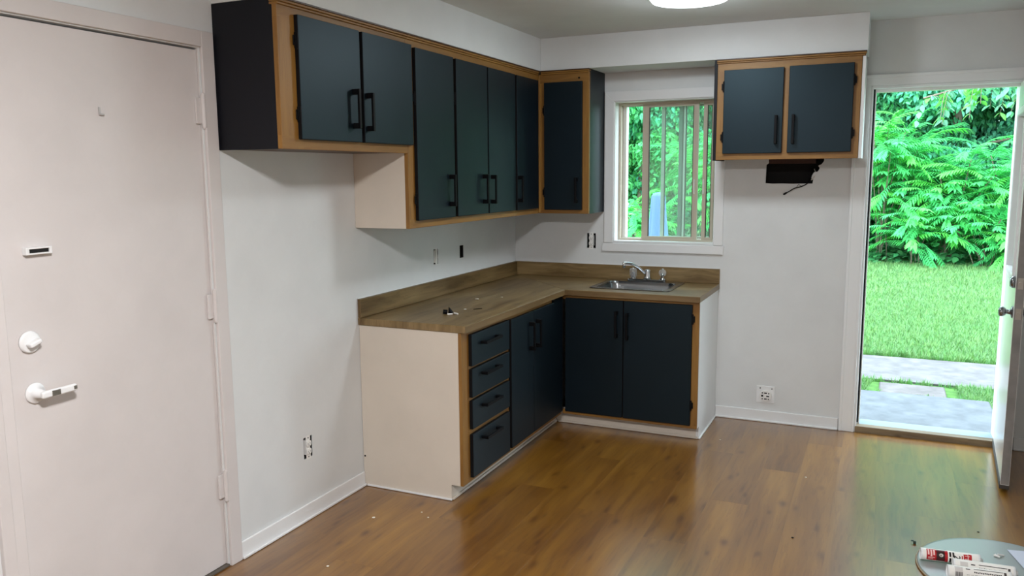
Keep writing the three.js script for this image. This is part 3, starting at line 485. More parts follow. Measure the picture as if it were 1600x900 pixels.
// ---------------------------------------------------------------- wall outlets without cover plates
// built facing +z round the origin
const yokeG = () => join([box(-0.0165, 0.0165, -0.055, 0.055, -0.004, -0.002, 0.0005), box(-0.017, 0.017, -0.034, 0.034, -0.03, -0.004, 0.002)]);
function outletParts(t, at, ry, deep = 0.05) {
  const m = new THREE.Matrix4().makeRotationY(ry).setPosition(...at), X = (g) => clean(g).applyMatrix4(m);
  const bx = 0.032, by = 0.052;
  part(t, 'wall_box', [box(-bx, bx, -by, by, -deep, -deep + 0.002, 0), box(-bx, -bx + 0.001, -by, by, -deep, -0.004, 0), box(bx - 0.001, bx, -by, by, -deep, -0.004, 0), box(-bx, bx, by - 0.001, by, -deep, -0.004, 0), box(-bx, bx, -by, -by + 0.001, -deep, -0.004, 0)].map(X), M.darkHole, 'dark metal box in the wall');
  part(t, 'yoke', [X(box(-0.016, 0.016, -0.058, -0.036, -0.001, 0.001, 0.0005)), X(box(-0.016, 0.016, 0.036, 0.058, -0.001, 0.001, 0.0005)), X(box(-0.015, 0.015, -0.036, 0.036, -0.03, 0.0005, 0.001))], M.outlet);
  for (const s of [-1, 1]) {
    const f = part(t, 'receptacle_face', X(extrude(rrect(0.034, 0.029, 0.011), 0.006, 0.001).translate(0, s * 0.0195, 0.0005)), M.outlet);
    part(f, 'slot', [box(-0.0085, -0.0062, -0.004, 0.004, 0.006, 0.0069, 0), box(0.0062, 0.0085, -0.003, 0.003, 0.006, 0.0069, 0), cyl(0.0026, 0.0026, 0.001, 10).rotateX(Math.PI / 2).translate(0, -0.0085, 0.0065)].map((g) => X(g.translate(0, s * 0.0195, 0))), M.black);
  }
  for (const s of [-1, 1]) part(t, 'mounting_screw', X(cyl(0.003, 0.003, 0.002, 10).rotateX(Math.PI / 2).translate(0, s * 0.047, 0.0015)), M.black);
}
{
  const a = thing('wall_outlet', 'white double outlet without cover plate low on the wall near the entry door', 'outlet', [0, 0.300, 2.436], 'uncovered wall outlets'); outletParts(a, [0, 0.351, 2.436], Math.PI / 2);
  const b = thing('wall_outlet', 'white double outlet without cover plate on the wall just left of the window', 'outlet', [0.590, 1.124, 0], 'uncovered wall outlets'); outletParts(b, [0.590, 1.173, 0], 0);
  const c = thing('wall_switch', 'uncovered white switch box with a dark gap above the longer countertop', 'switch', [0, 1.105, 1.174]);
  part(c, 'wall_box', [box(-0.06, -0.055, 1.106, 1.197, 1.147, 1.201, 0), box(-0.06, -0.003, 1.106, 1.108, 1.147, 1.201, 0), box(-0.06, -0.003, 1.195, 1.197, 1.147, 1.201, 0)], M.darkHole);
  part(c, 'switch_body', [box(-0.05, -0.004, 1.112, 1.190, 1.155, 1.181, 0.003), box(-0.004, 0.001, 1.098, 1.204, 1.160, 1.176, 0.001)], M.outlet, 'plain white switch body');
  part(c, 'switch_tab', box(0.0, 0.003, 1.140, 1.162, 1.152, 1.157, 0.001), M.outlet);
  const e = thing('electrical_box', 'small empty dark electrical box in the wall above the countertop near the corner', 'electrical box', [0, 1.112, 0.844]);
  part(e, 'box_shell', [box(-0.064, -0.060, 1.113, 1.192, 0.821, 0.867, 0), box(-0.06, 0.0005, 1.1125, 1.115, 0.821, 0.867, 0), box(-0.06, 0.0005, 1.190, 1.1925, 0.821, 0.867, 0), box(-0.06, 0.0005, 1.1125, 1.1925, 0.8205, 0.823, 0), box(-0.06, 0.0005, 1.1125, 1.1925, 0.865, 0.8675, 0)], M.darkHole);
  part(e, 'wire_stub', tube([[-0.058, 1.15, 0.845], [-0.03, 1.14, 0.85], [-0.012, 1.16, 0.84]], 0.003, 12, 6), std({ color: lin(0.03, 0.025, 0.02), roughness: 0.6 }));
  // range receptacle
  const r = thing('range_outlet', 'square white range outlet with round slotted face low on the wall beneath the ragged hole', 'outlet', [1.81, 0.127, 0]);
  part(r, 'plate', box(1.752, 1.868, 0.129, 0.243, 0.0, 0.005, 0.002), M.white);
  const f = part(r, 'round_face', lathe([[0, 0.012], [0.036, 0.012], [0.038, 0.009], [0.038, 0]], 32).rotateX(Math.PI / 2).translate(1.812, 0.178, 0.004), M.outlet);
  part(f, 'slot', [[-0.020, 0.02, 0.008, 0.008], [0.0, 0.02, 0.018, 0.007], [0.02, 0.018, 0.007, 0.007], [-0.021, 0.0, 0.012, 0.012], [0.014, -0.001, 0.018, 0.008], [-0.02, -0.02, 0.007, 0.008], [0.0, -0.02, 0.017, 0.007], [0.019, -0.021, 0.007, 0.007]].map(([x, y, w, h]) => box(1.812 + x - w / 2, 1.812 + x + w / 2, 0.178 + y - h / 2, 0.178 + y + h / 2, 0.0155, 0.0167, 0)), M.black);
  for (const x of [1.776, 1.850]) part(r, 'screw_hole', cyl(0.004, 0.004, 0.001, 12).rotateX(Math.PI / 2).translate(x, 0.227, 0.0053), M.black);
}
// cable hanging out of the ragged hole
{
  const t = thing('cable', 'thin black cable hanging out of the ragged wall hole', 'cable', [2.03, 1.50, 0.01]);
  part(t, 'wire', [tube([[2.03, 1.66, -0.08], [2.035, 1.62, -0.03], [2.02, 1.575, 0.006], [1.985, 1.553, 0.018], [1.94, 1.540, 0.02], [1.912, 1.522, 0.016], [1.892, 1.512, 0.010]], 0.0032, 50, 8), tube([[1.98, 1.556, 0.018], [1.965, 1.564, 0.02], [1.955, 1.548, 0.022], [1.95, 1.541, 0.02]], 0.0015, 16, 6)], M.black);
  part(t, 'wire_tip', new THREE.CapsuleGeometry(0.006, 0.016, 4, 10).rotateZ(-1.0).translate(1.886, 1.508, 0.009), M.black);
  part(t, 'ground_wire', tube([[2.05, 1.66, -0.05], [2.062, 1.63, -0.01], [2.05, 1.60, 0.006], [2.038, 1.592, 0.010]], 0.003, 24, 7), std({ color: lin(0.6, 0.57, 0.52), roughness: 0.5 }), 'pale bare wire end');
}

// ---------------------------------------------------------------- small things on the counter and the floor
{
  const k = thing('wall_anchor', 'small black cone-shaped plug with white clip lying on the longer countertop', 'hardware', [0.39, HC, 1.70]);
  part(k, 'cone', new THREE.ConeGeometry(0.016, 0.038, 14).rotateZ(0.35).translate(0.385, HC + 0.021, 1.705), M.black);
  part(k, 'collar', cyl(0.012, 0.012, 0.022, 14).rotateZ(1.45).rotateY(0.6).translate(0.366, HC + 0.0122, 1.722), M.black);
  part(k, 'clip', [new THREE.CapsuleGeometry(0.005, 0.03, 4, 8).rotateZ(1.57).rotateY(-0.5).translate(0.425, HC + 0.0052, 1.712), new THREE.CapsuleGeometry(0.0045, 0.022, 4, 8).rotateZ(1.57).rotateY(0.7).translate(0.402, HC + 0.0047, 1.735)], M.outlet, 'white plastic clip');
  const dusty = std({ color: lin(0.5, 0.45, 0.36), roughness: 0.8 });
  const chip = (s, r) => { const g = new THREE.IcosahedronGeometry(s, 0); const p = g.attributes.position; for (let i = 0; i < p.count; i++) p.setY(i, p.getY(i) * 0.35); g.rotateY(r); g.computeVertexNormals(); return g; };
  const C = (label, x, z, s, mat = dusty) => single('scrap', label, 'debris', chip(s, x * 9).translate(x, HC + s * 0.36, z), mat, 'scraps on the countertop');
  C('tiny pale scrap between the black plug and the front counter edge', 0.40, 1.56, 0.008, M.outlet);
  C('small pale crumb of plaster in the middle of the longer countertop', 0.30, 1.22, 0.014);
  C('thin pale flake nearest the inside corner of the countertop', 0.40, 1.09, 0.010);
  single('pin', 'thin dark pin lying flat near the front counter edge', 'debris', cyl(0.0018, 0.0018, 0.05, 8).rotateZ(Math.PI / 2).rotateY(0.9).translate(0.455, HC + 0.002, 1.515), M.darkHole);
  const paint = std({ color: lin(0.75, 0.70, 0.6), roughness: 0.8 });
  const F = (label, x, z, s, mat = paint) => single('paint_chip', label, 'debris', chip(s, x * 31).translate(x, s * 0.36, z), mat, 'specks on the floor');
  F('pale paint chip on the floor in front of the white end panel', 0.29, 2.33, 0.009);
  F('tiny pale speck on the floor closest to the end panel', 0.47, 2.18, 0.005);
  F('tiny pale speck second closest to the end panel', 0.53, 2.22, 0.005);
  F('long pale paint chip on the open floor, lowest near the middle of the photo', 0.85, 2.82, 0.009);
  F('pale crumb on the floor between the baseboard and the bottom photo edge', 0.39, 2.82, 0.007);
  F('tiny pale speck on the floor beyond the sink cabinet corner', 1.61, 0.50, 0.006);
  F('white speck on the floor halfway to the open doorway', 2.15, 0.95, 0.006);
  F('small black speck on the bare floor in front of the doorway', 2.16, 1.75, 0.007, M.black);
  F('small dark speck on the floor above the round tray', 2.93, 1.35, 0.006, M.black);
}
{
  // round pale tray with a thin tan rim
  const cx = 2.985, cz = 1.765, R = 0.325;
  const t = thing('round_tray', 'round pale blue-grey tray with a thin tan rim on the floor by the open door', 'tray', [cx, 0, cz]);
  const glassy = new THREE.MeshPhysicalMaterial({ color: lin(0.30, 0.34, 0.33), roughness: 0.38, ior: 1.7, clearcoat: 0.6, clearcoatRoughness: 0.25 });
  part(t, 'plate', lathe([[0, 0.010], [R - 0.012, 0.010], [R - 0.006, 0.012], [R - 0.004, 0.004], [0, 0.001]], 72).translate(cx, 0, cz), glassy);
  part(t, 'rim', new THREE.TorusGeometry(R - 0.002, 0.0035, 8, 96).rotateX(Math.PI / 2).translate(cx, 0.006, cz), std({ color: lin(0.34, 0.27, 0.18), roughness: 0.6 }));
  // caulk cartridges: print on the label drawn flat on a canvas
  const label = (draw) => { const c = document.createElement('canvas'); c.width = 1024; c.height = 768; const q = c.getContext('2d'); q.fillStyle = '#efece6'; q.fillRect(0, 0, 1024, 768); draw(q); const x = new THREE.CanvasTexture(c); x.colorSpace = THREE.SRGBColorSpace; x.wrapS = x.wrapT = THREE.RepeatWrapping; return x; };
  const redLabel = label((q) => { // length runs along x, girth along y
    for (const oy of [0, 384]) {
      q.fillStyle = '#b3161e'; q.beginPath(); q.roundRect(95, 60 + oy, 170, 270, 24); q.fill();
      q.fillStyle = '#efc9c4'; for (let i = 0; i < 3; i++) q.fillRect(115 + i * 48, 85 + oy, 30, 120 + 30 * (i % 2)); q.fillRect(120, 250 + oy, 120, 12); q.fillRect(120, 280 + oy, 90, 12);
      q.fillStyle = '#4a1518'; q.fillRect(265, 60 + oy, 190, 270); q.fillStyle = '#b3161e'; q.fillRect(415, 60 + oy, 50, 290);
      q.fillStyle = '#2c2422'; q.beginPath(); q.arc(345, 190 + oy, 70, 0, 7); q.fill(); q.fillStyle = '#d9d0c8'; q.beginPath(); q.arc(350, 190 + oy, 36, 0, 7); q.fill(); q.fillStyle = '#8c7d74'; q.beginPath(); q.arc(344, 196 + oy, 20, 0, 7); q.fill();
      q.fillStyle = '#1c1b1b'; for (let i = 0; i < 2; i++) { q.fillRect(490 + i * 55, 90 + oy, 32, 110); q.fillRect(490 + i * 55, 225 + oy, 32, 110); }
      q.save(); q.translate(622, 195 + oy); q.rotate(Math.PI / 2); q.font = 'bold 150px sans-serif'; q.textAlign = 'center'; q.textBaseline = 'middle'; q.fillText('2', 0, 0); q.restore(); q.beginPath(); q.arc(610, 275 + oy, 13, 0, 7); q.fill();
      q.fillStyle = '#b3161e'; q.fillRect(700, 150 + oy, 20, 70); q.fillRect(735, 110 + oy, 70, 150); q.fillRect(815, 100 + oy, 60, 170); q.fillStyle = '#efc9c4'; q.fillRect(755, 140 + oy, 90, 12); q.fillRect(755, 200 + oy, 70, 12);
    }
  });
  const greyLabel = label((q) => {
    for (const oy of [0, 384]) {
      q.fillStyle = '#2a2727'; q.fillRect(290, 120 + oy, 70, 22); q.fillRect(420, 110 + oy, 470, 16); for (let i = 0; i < 16; i++) q.fillRect(420 + i * 28, 170 + oy + (i % 3) * 3, 20, 26);
      q.fillStyle = '#8f8b88'; for (let i = 0; i < 9; i++) q.fillRect(300 + i * 66, 240 + oy, 50, 8); for (let i = 0; i < 9; i++) q.fillRect(300 + i * 66, 270 + oy, 44, 8);
      q.fillStyle = '#cfcac6'; q.fillRect(110, 90 + oy, 130, 220); q.fillStyle = '#2a2727'; for (let i = 0; i < 9; i++) q.fillRect(116 + i * 13, 210 + oy, 5 + (i % 3) * 2, 90);
      q.fillStyle = '#3a3533'; q.fillRect(900, 110 + oy, 40, 190);
    }
  });
  const tubeThing = (lab, tex, a, b, r, roll) => { // from a to b on the tray
    const A = new THREE.Vector3(...a), B = new THREE.Vector3(...b), dir = B.clone().sub(A), L = dir.length();
    const o = thing('caulk_tube', lab, 'caulk tube', [(a[0] + b[0]) / 2, (a[1] + b[1]) / 2, (a[2] + b[2]) / 2], 'caulk tubes on the round tray');
    const q = new THREE.Quaternion().setFromUnitVectors(new THREE.Vector3(0, 1, 0), dir.clone().normalize());
    const put = (g) => { g = clean(g); g.applyQuaternion(q); g.translate((a[0] + b[0]) / 2, (a[1] + b[1]) / 2, (a[2] + b[2]) / 2); return g; };
    const body = new THREE.CylinderGeometry(r, r, L, 40, 1, true); const uv = body.attributes.uv; for (let i = 0; i < uv.count; i++) { const u = uv.getX(i), v = uv.getY(i); uv.setXY(i, v, 1 - u + roll); } 
    part(o, 'cartridge', put(body), std({ color: lin(1, 1, 1), map: tex, roughness: 0.35 }));
    part(o, 'plunger_end', put(lathe([[0, -L / 2 + 0.006], [r - 0.003, -L / 2 + 0.006], [r - 0.002, -L / 2], [r + 0.0006, -L / 2], [r + 0.0006, -L / 2 + 0.006]], 40)), M.white);
    part(o, 'end_cap', put(lathe([[r + 0.0008, L / 2 - 0.008], [r + 0.0008, L / 2 + 0.001], [r - 0.006, L / 2 + 0.002], [0.011, L / 2 + 0.002], [0.009, L / 2 + 0.012], [0, L / 2 + 0.012]], 40)), M.white);
    return o;
  };
  const r = 0.0245, y = 0.0125 + r;
  tubeThing('white caulk tube with a red and black printed label', redLabel, [2.676, y, 1.768], [2.897, y, 1.745], r, 0.19);
  tubeThing('plain white caulk tube wedged between the red-labelled and the barcode tube', greyLabel, [2.794, y, 1.824], [3.014, y, 1.808], r, 0.22);
  tubeThing('white caulk tube with a barcode and black lettering, nearest the bottom photo edge', greyLabel, [2.769, y, 1.894], [2.994, y, 1.868], r, 0.17);
  single('plastic_clip', 'tiny dark clip on the floor touching the tray rim beside the red-labelled tube', 'hardware', [box(2.655, 2.667, 0, 0.014, 1.592, 1.600, 0.002), box(2.646, 2.658, 0.010, 0.015, 1.590, 1.596, 0.001)], std({ color: lin(0.03, 0.05, 0.04), roughness: 0.6 }));
  // paper and a twisted clip
  const ps = new THREE.Shape(); ps.moveTo(0, 0); ps.lineTo(0.20, 0.035); ps.lineTo(0.26, -0.20); ps.lineTo(0.050, -0.20); ps.closePath();
  const pg = clean(extrude(ps, 0.0012)); pg.rotateX(-Math.PI / 2); 
  single('paper_sheet', 'sheet of bluish white paper lying on the round tray and over its edge', 'paper', [pg.translate(3.022, 0.0132, 1.53)], std({ color: lin(0.62, 0.66, 0.78), roughness: 0.7 }));
  const cl = thing('plastic_anchor', 'tiny twisted white plastic anchor on the pale tray', 'hardware', [2.985, 0.011, 1.615]);
  part(cl, 'shank', new THREE.CapsuleGeometry(0.0035, 0.032, 4, 8).rotateZ(1.3).rotateY(0.7).translate(2.99, 0.018, 1.607), M.outlet);
  part(cl, 'head', [new THREE.CapsuleGeometry(0.0045, 0.018, 4, 8).rotateZ(1.57).rotateY(-0.5).translate(2.974, 0.016, 1.62), new THREE.CapsuleGeometry(0.0035, 0.016, 4, 8).rotateZ(1.57).rotateY(1.2).translate(2.968, 0.015, 1.612)], M.outlet);
}

// ---------------------------------------------------------------- outside: step, lawn, path, shrubs, trees
const GY = -0.16;
{
  const ground = new THREE.PlaneGeometry(60, 40, 120, 80).rotateX(-Math.PI / 2).translate(0, GY, -20.2); const p = ground.attributes.position;
  const n = fbm(300, 12, 8, 3); for (let i = 0; i < p.count; i++) { const x = p.getX(i), z = p.getZ(i); const far = Math.max(0, -3.6 - z); p.setY(i, GY - 0.012 + 0.05 * (n(x / 60 + 0.5, z / 40 + 0.9) - 0.5) * Math.min(1, far) ); }
  ground.computeVertexNormals();
  const gn = fbm(301, 160, 160, 3), gn2 = fbm(302, 24, 24, 3);
  const gt = makeTex(1024, 1024, (u, v) => { const a = gn(u, v), b = gn2(u, v); return mix3([52, 92, 36], [92, 140, 60], Math.max(0, Math.min(1, a * 0.9 + b * 0.5 - 0.2))); }); gt.repeat.set(8, 5);
  struct('lawn_ground', ground, std({ map: gt, roughness: 1 }));
  // a slab of soil under the house edge hides nothing of the view and carries the step
  struct('path_outside', box(-8, 14, GY - 0.06, GY + 0.006, -3.15, -2.16, 0.004, 0), M.path);
  struct('step_slab', box(2.05, 3.25, GY - 0.05, GY + 0.10, -1.36, -0.22, 0.012, 0), M.concrete);
  struct('stepping_stone', box(2.50, 3.00, GY - 0.05, GY + 0.008, -2.06, -1.68, 0.01, 0), M.stone);
  struct('house_wall_outside', [box(-6, -0.2, -0.3, 3.2, -0.2, -0.05, 0), box(RX + 0.2, 10, -0.3, 3.2, -0.2, -0.05, 0), box(-6, 10, CEIL + 0.2, 3.2, -0.45, -0.05, 0)], M.siding);
}
// grass: tufts of bent blades
{
  const r = rng(404), blades = [];
  const bp = [], bn = [];
  for (let k = 0; k < 7; k++) {
    const a = r() * 6.283, h = 0.030 + r() * 0.035, w = 0.0032 + r() * 0.002, lean = 0.010 + r() * 0.03, ox = (r() - 0.5) * 0.035, oz = (r() - 0.5) * 0.035;
    const c = Math.cos(a), s = Math.sin(a), P = (side, t) => [ox + c * lean * t * t - s * w * side * (1 - t * 0.85), h * t, oz + s * lean * t * t + c * w * side * (1 - t * 0.85)];
    const q = [P(-1, 0), P(1, 0), P(-1, 0.55), P(1, 0.55), P(0, 1)];
    for (const t of [[0, 1, 2], [2, 1, 3], [2, 3, 4]]) for (const i of t) bp.push(...q[i]);
  }
  const g = new THREE.BufferGeometry(); g.setAttribute('position', new THREE.Float32BufferAttribute(bp, 3)); g.computeVertexNormals();
  const mat = new THREE.MeshPhysicalMaterial({ color: lin(0.155, 0.36, 0.10), roughness: 0.75, transmission: 0.35, thickness: 0, side: THREE.DoubleSide });
  const spots = [];
  const put = (n, x0, x1, z0, z1, s0, s1, keep) => { for (let i = 0; i < n; i++) { const x = lerp(x0, x1, r()), z = lerp(z0, z1, r()); if (keep && !keep(x, z)) continue; spots.push([x, z, lerp(s0, s1, r()), r() * 6.283]); } };
  const pn = fbm(406, 10, 10, 3);
  put(26000, 1.4, 6.2, -7.2, -3.17, 0.8, 1.5);
  put(26000, 0.5, 8.0, -12.6, -7.2, 1.0, 1.9);
  put(9000, -6, 1.4, -13.5, -3.2, 0.9, 1.9);
  put(5200, 1.8, 5.2, -2.15, -1.34, 0.6, 1.25, (x, z) => !(x > 2.42 && x < 3.1 && z > -2.12 && z < -1.62 && pn(x, z) > 0.2) && (x > 3.05 || pn(x * 0.7, z * 0.7) > 0.45));
  put(1600, 3.27, 5.2, -1.36, -0.24, 0.6, 1.3);
  const im = new THREE.InstancedMesh(g, mat, spots.length), m4 = new THREE.Matrix4(), q = new THREE.Quaternion(), col = new THREE.Color(), Y = new THREE.Vector3(0, 1, 0);
  spots.forEach(([x, z, s, a], i) => { q.setFromAxisAngle(Y, a); m4.compose(new THREE.Vector3(x, GY - 0.014, z), q, new THREE.Vector3(s, s, s)); im.setMatrixAt(i, m4); const k = 0.8 + 0.4 * r(); im.setColorAt(i, col.setRGB(k * (0.85 + 0.4 * r()), k, k * (0.8 + 0.4 * r()))); });
  im.name = 'grass'; im.userData = { kind: 'stuff', label: 'short bright green grass of the lawn outside', category: 'grass' }; shade(im); scene.add(im);
}
// leaf geometries
function leafBlade(L, W, fold = 0.25, droop = 0.2) { // lies along +x from the origin, y up
  const P = [], prof = [[0, 0], [0.18, 0.62], [0.42, 1], [0.72, 0.72], [1, 0]], pt = (t, w, s) => [t * L, -droop * L * t * t + Math.abs(s) * w * W * 0.5 * fold, s * w * W * 0.5];
  for (let i = 0; i < prof.length - 1; i++) for (const s of [-1, 1]) {
    const [t0, w0] = prof[i], [t1, w1] = prof[i + 1], a = pt(t0, 0, 0), b = pt(t1, 0, 0), c = pt(t0, w0, s), d = pt(t1, w1, s);
    const T = s > 0 ? [[a, c, b], [b, c, d]] : [[a, b, c], [b, d, c]]; for (const q of T) P.push(...q.flat());
  }
  const g = new THREE.BufferGeometry(); g.setAttribute('position', new THREE.Float32BufferAttribute(P, 3)); g.computeVertexNormals(); return clean(g);
}
function pinnate(seed, L, pairs) { // a compound leaf with narrow leaflets along an arching stalk
  const r = rng(seed), out = []; const arch = 0.28 + 0.25 * r();
  const at = (t) => [t * L, arch * L * (t * 0.9 - 1.25 * t * t)], slope = (t) => arch * (0.9 - 2.5 * t);
  for (let i = 0; i < pairs; i++) for (const s of [-1, 1]) {
    const t = 0.16 + 0.82 * (i / (pairs - 1)), len = L * 0.27 * Math.sin(Math.PI * (0.18 + 0.74 * (1 - Math.abs(t - 0.5) * 1.1))) * (1.05 - 0.25 * t) * (0.9 + 0.2 * r());
    const g = leafBlade(len, len * 0.23, 0.2, 0.25 + 0.15 * r()); const [x, y] = at(t);
    g.rotateZ(-0.1 - 0.1 * r()); g.rotateY(-s * (1.12 - 0.45 * t + 0.1 * (r() - 0.5))); g.rotateZ(Math.atan(slope(t)) * 0.7); g.translate(x, y, 0); out.push(g);
  }
  const tip = leafBlade(L * 0.17, L * 0.05); tip.rotateZ(Math.atan(slope(1))); { const [x, y] = at(1); tip.translate(x, y, 0); } out.push(tip);
  const pts = []; for (let i = 0; i <= 5; i++) { const [x, y] = at(i / 5); pts.push([x, y, 0]); } out.push(clean(tube(pts, L * 0.007, 8, 4)));
  return join(out);
}
const leafMat = (c, tr = 0.35) => new THREE.MeshPhysicalMaterial({ color: lin(...c), roughness: 0.8, specularIntensity: 0.35, transmission: tr, thickness: 0, side: THREE.DoubleSide });
const SUMAC = [[0.09, 0.58, 0.13], [0.14, 0.66, 0.11], [0.065, 0.48, 0.12], [0.09, 0.58, 0.18]].map((c) => leafMat(c));
const BARK = std({ color: lin(0.16, 0.13, 0.09), roughness: 0.9 });
const PIN = [1, 2, 3, 4].map((s) => pinnate(600 + s, 0.55, 15));
function sumac(label, x, z, H, stems, perStem, seed, spread = 0.7, scale = 1) {
  const r = rng(seed), t = thing('sumac_shrub', label, 'shrub', [x, GY, z], 'sumac shrubs along the lawn edge');
  for (let i = 0; i < stems; i++) {
    const a = r() * 6.283, d = spread * (0.25 + 0.75 * r()), h = H * (0.55 + 0.45 * r()); const bx = x + (r() - 0.5) * 0.25, bz = z + (r() - 0.5) * 0.25, ex = x + Math.cos(a) * d, ez = z + Math.sin(a) * d * 0.7;
    part(t, 'stem', clean(tube([[bx, GY - 0.02, bz], [lerp(bx, ex, 0.3), GY + h * 0.4, lerp(bz, ez, 0.3)], [lerp(bx, ex, 0.75), GY + h * 0.8, lerp(bz, ez, 0.75)], [ex, GY + h, ez]], 0.010 * scale, 12, 6)), BARK);
    for (let k = 0; k < perStem; k++) { // whorl of leaves near the stem's end
      const u = k / perStem, yy = GY + h * (1 - 0.62 * u * r()), ang = k * 2.4 + r() * 0.5, el = lerp(0.75, -0.35, u) + 0.25 * (r() - 0.5), s = scale * (0.95 + 0.5 * r());
      const m = placed(t, 'leaf', PIN[Math.floor(r() * 4)], SUMAC[Math.floor(r() * 4)], [lerp(ex, bx, 0.35 * u), yy, lerp(ez, bz, 0.35 * u)]);
      m.rotation.set(0, ang, 0); m.rotateZ(el); m.rotateX((r() - 0.5) * 0.6); m.scale.setScalar(s);
    }
  }
}
// seen through the doorway
sumac('tall bright green sumac shrub with feathery leaves at the doorway side nearest the jamb', 2.45, -12.3, 2.7, 9, 14, 1, 0.75, 1.15);
sumac('bright green sumac shrub spreading its feathery leaves in the middle of the doorway view', 3.55, -12.1, 2.05, 9, 14, 2, 0.75, 1.15);
sumac('bright green sumac shrub partly hidden by the edge of the open door', 4.75, -12.2, 2.3, 9, 14, 3, 0.8, 1.15);
sumac('low sumac shrub with spreading leaves at the lawn edge before the tall ones', 4.15, -11.75, 1.1, 8, 12, 4, 0.7, 1.1);
sumac('small sapling of sumac with one drooping rosette at the lawn edge', 3.05, -11.8, 1.05, 5, 11, 5, 0.4, 1.1);
sumac('sumac shrub with pale feathery leaves behind the gap of the doorway plants', 3.0, -13.0, 2.5, 7, 13, 6, 0.6, 1.1);
sumac('lowest sumac seedling at the lawn edge close to the open door', 4.75, -11.6, 0.75, 6, 10, 12, 0.5, 0.95);
// seen through the window
sumac('sumac shrub behind the wide middle sash of the window', -1.05, -12.0, 2.4, 8, 14, 7, 0.7, 1.1);
sumac('low light green sumac shrub behind the lower left window pane', -2.35, -11.6, 1.1, 8, 12, 8, 0.6, 1.0);
sumac('sumac shrub behind the narrow right window panes', -0.35, -11.9, 1.9, 8, 14, 9, 0.7, 1.1);
sumac('tall sumac shrub hidden mostly by the wall between window and doorway', 0.9, -12.4, 2.5, 7, 14, 10, 0.8, 1.1);
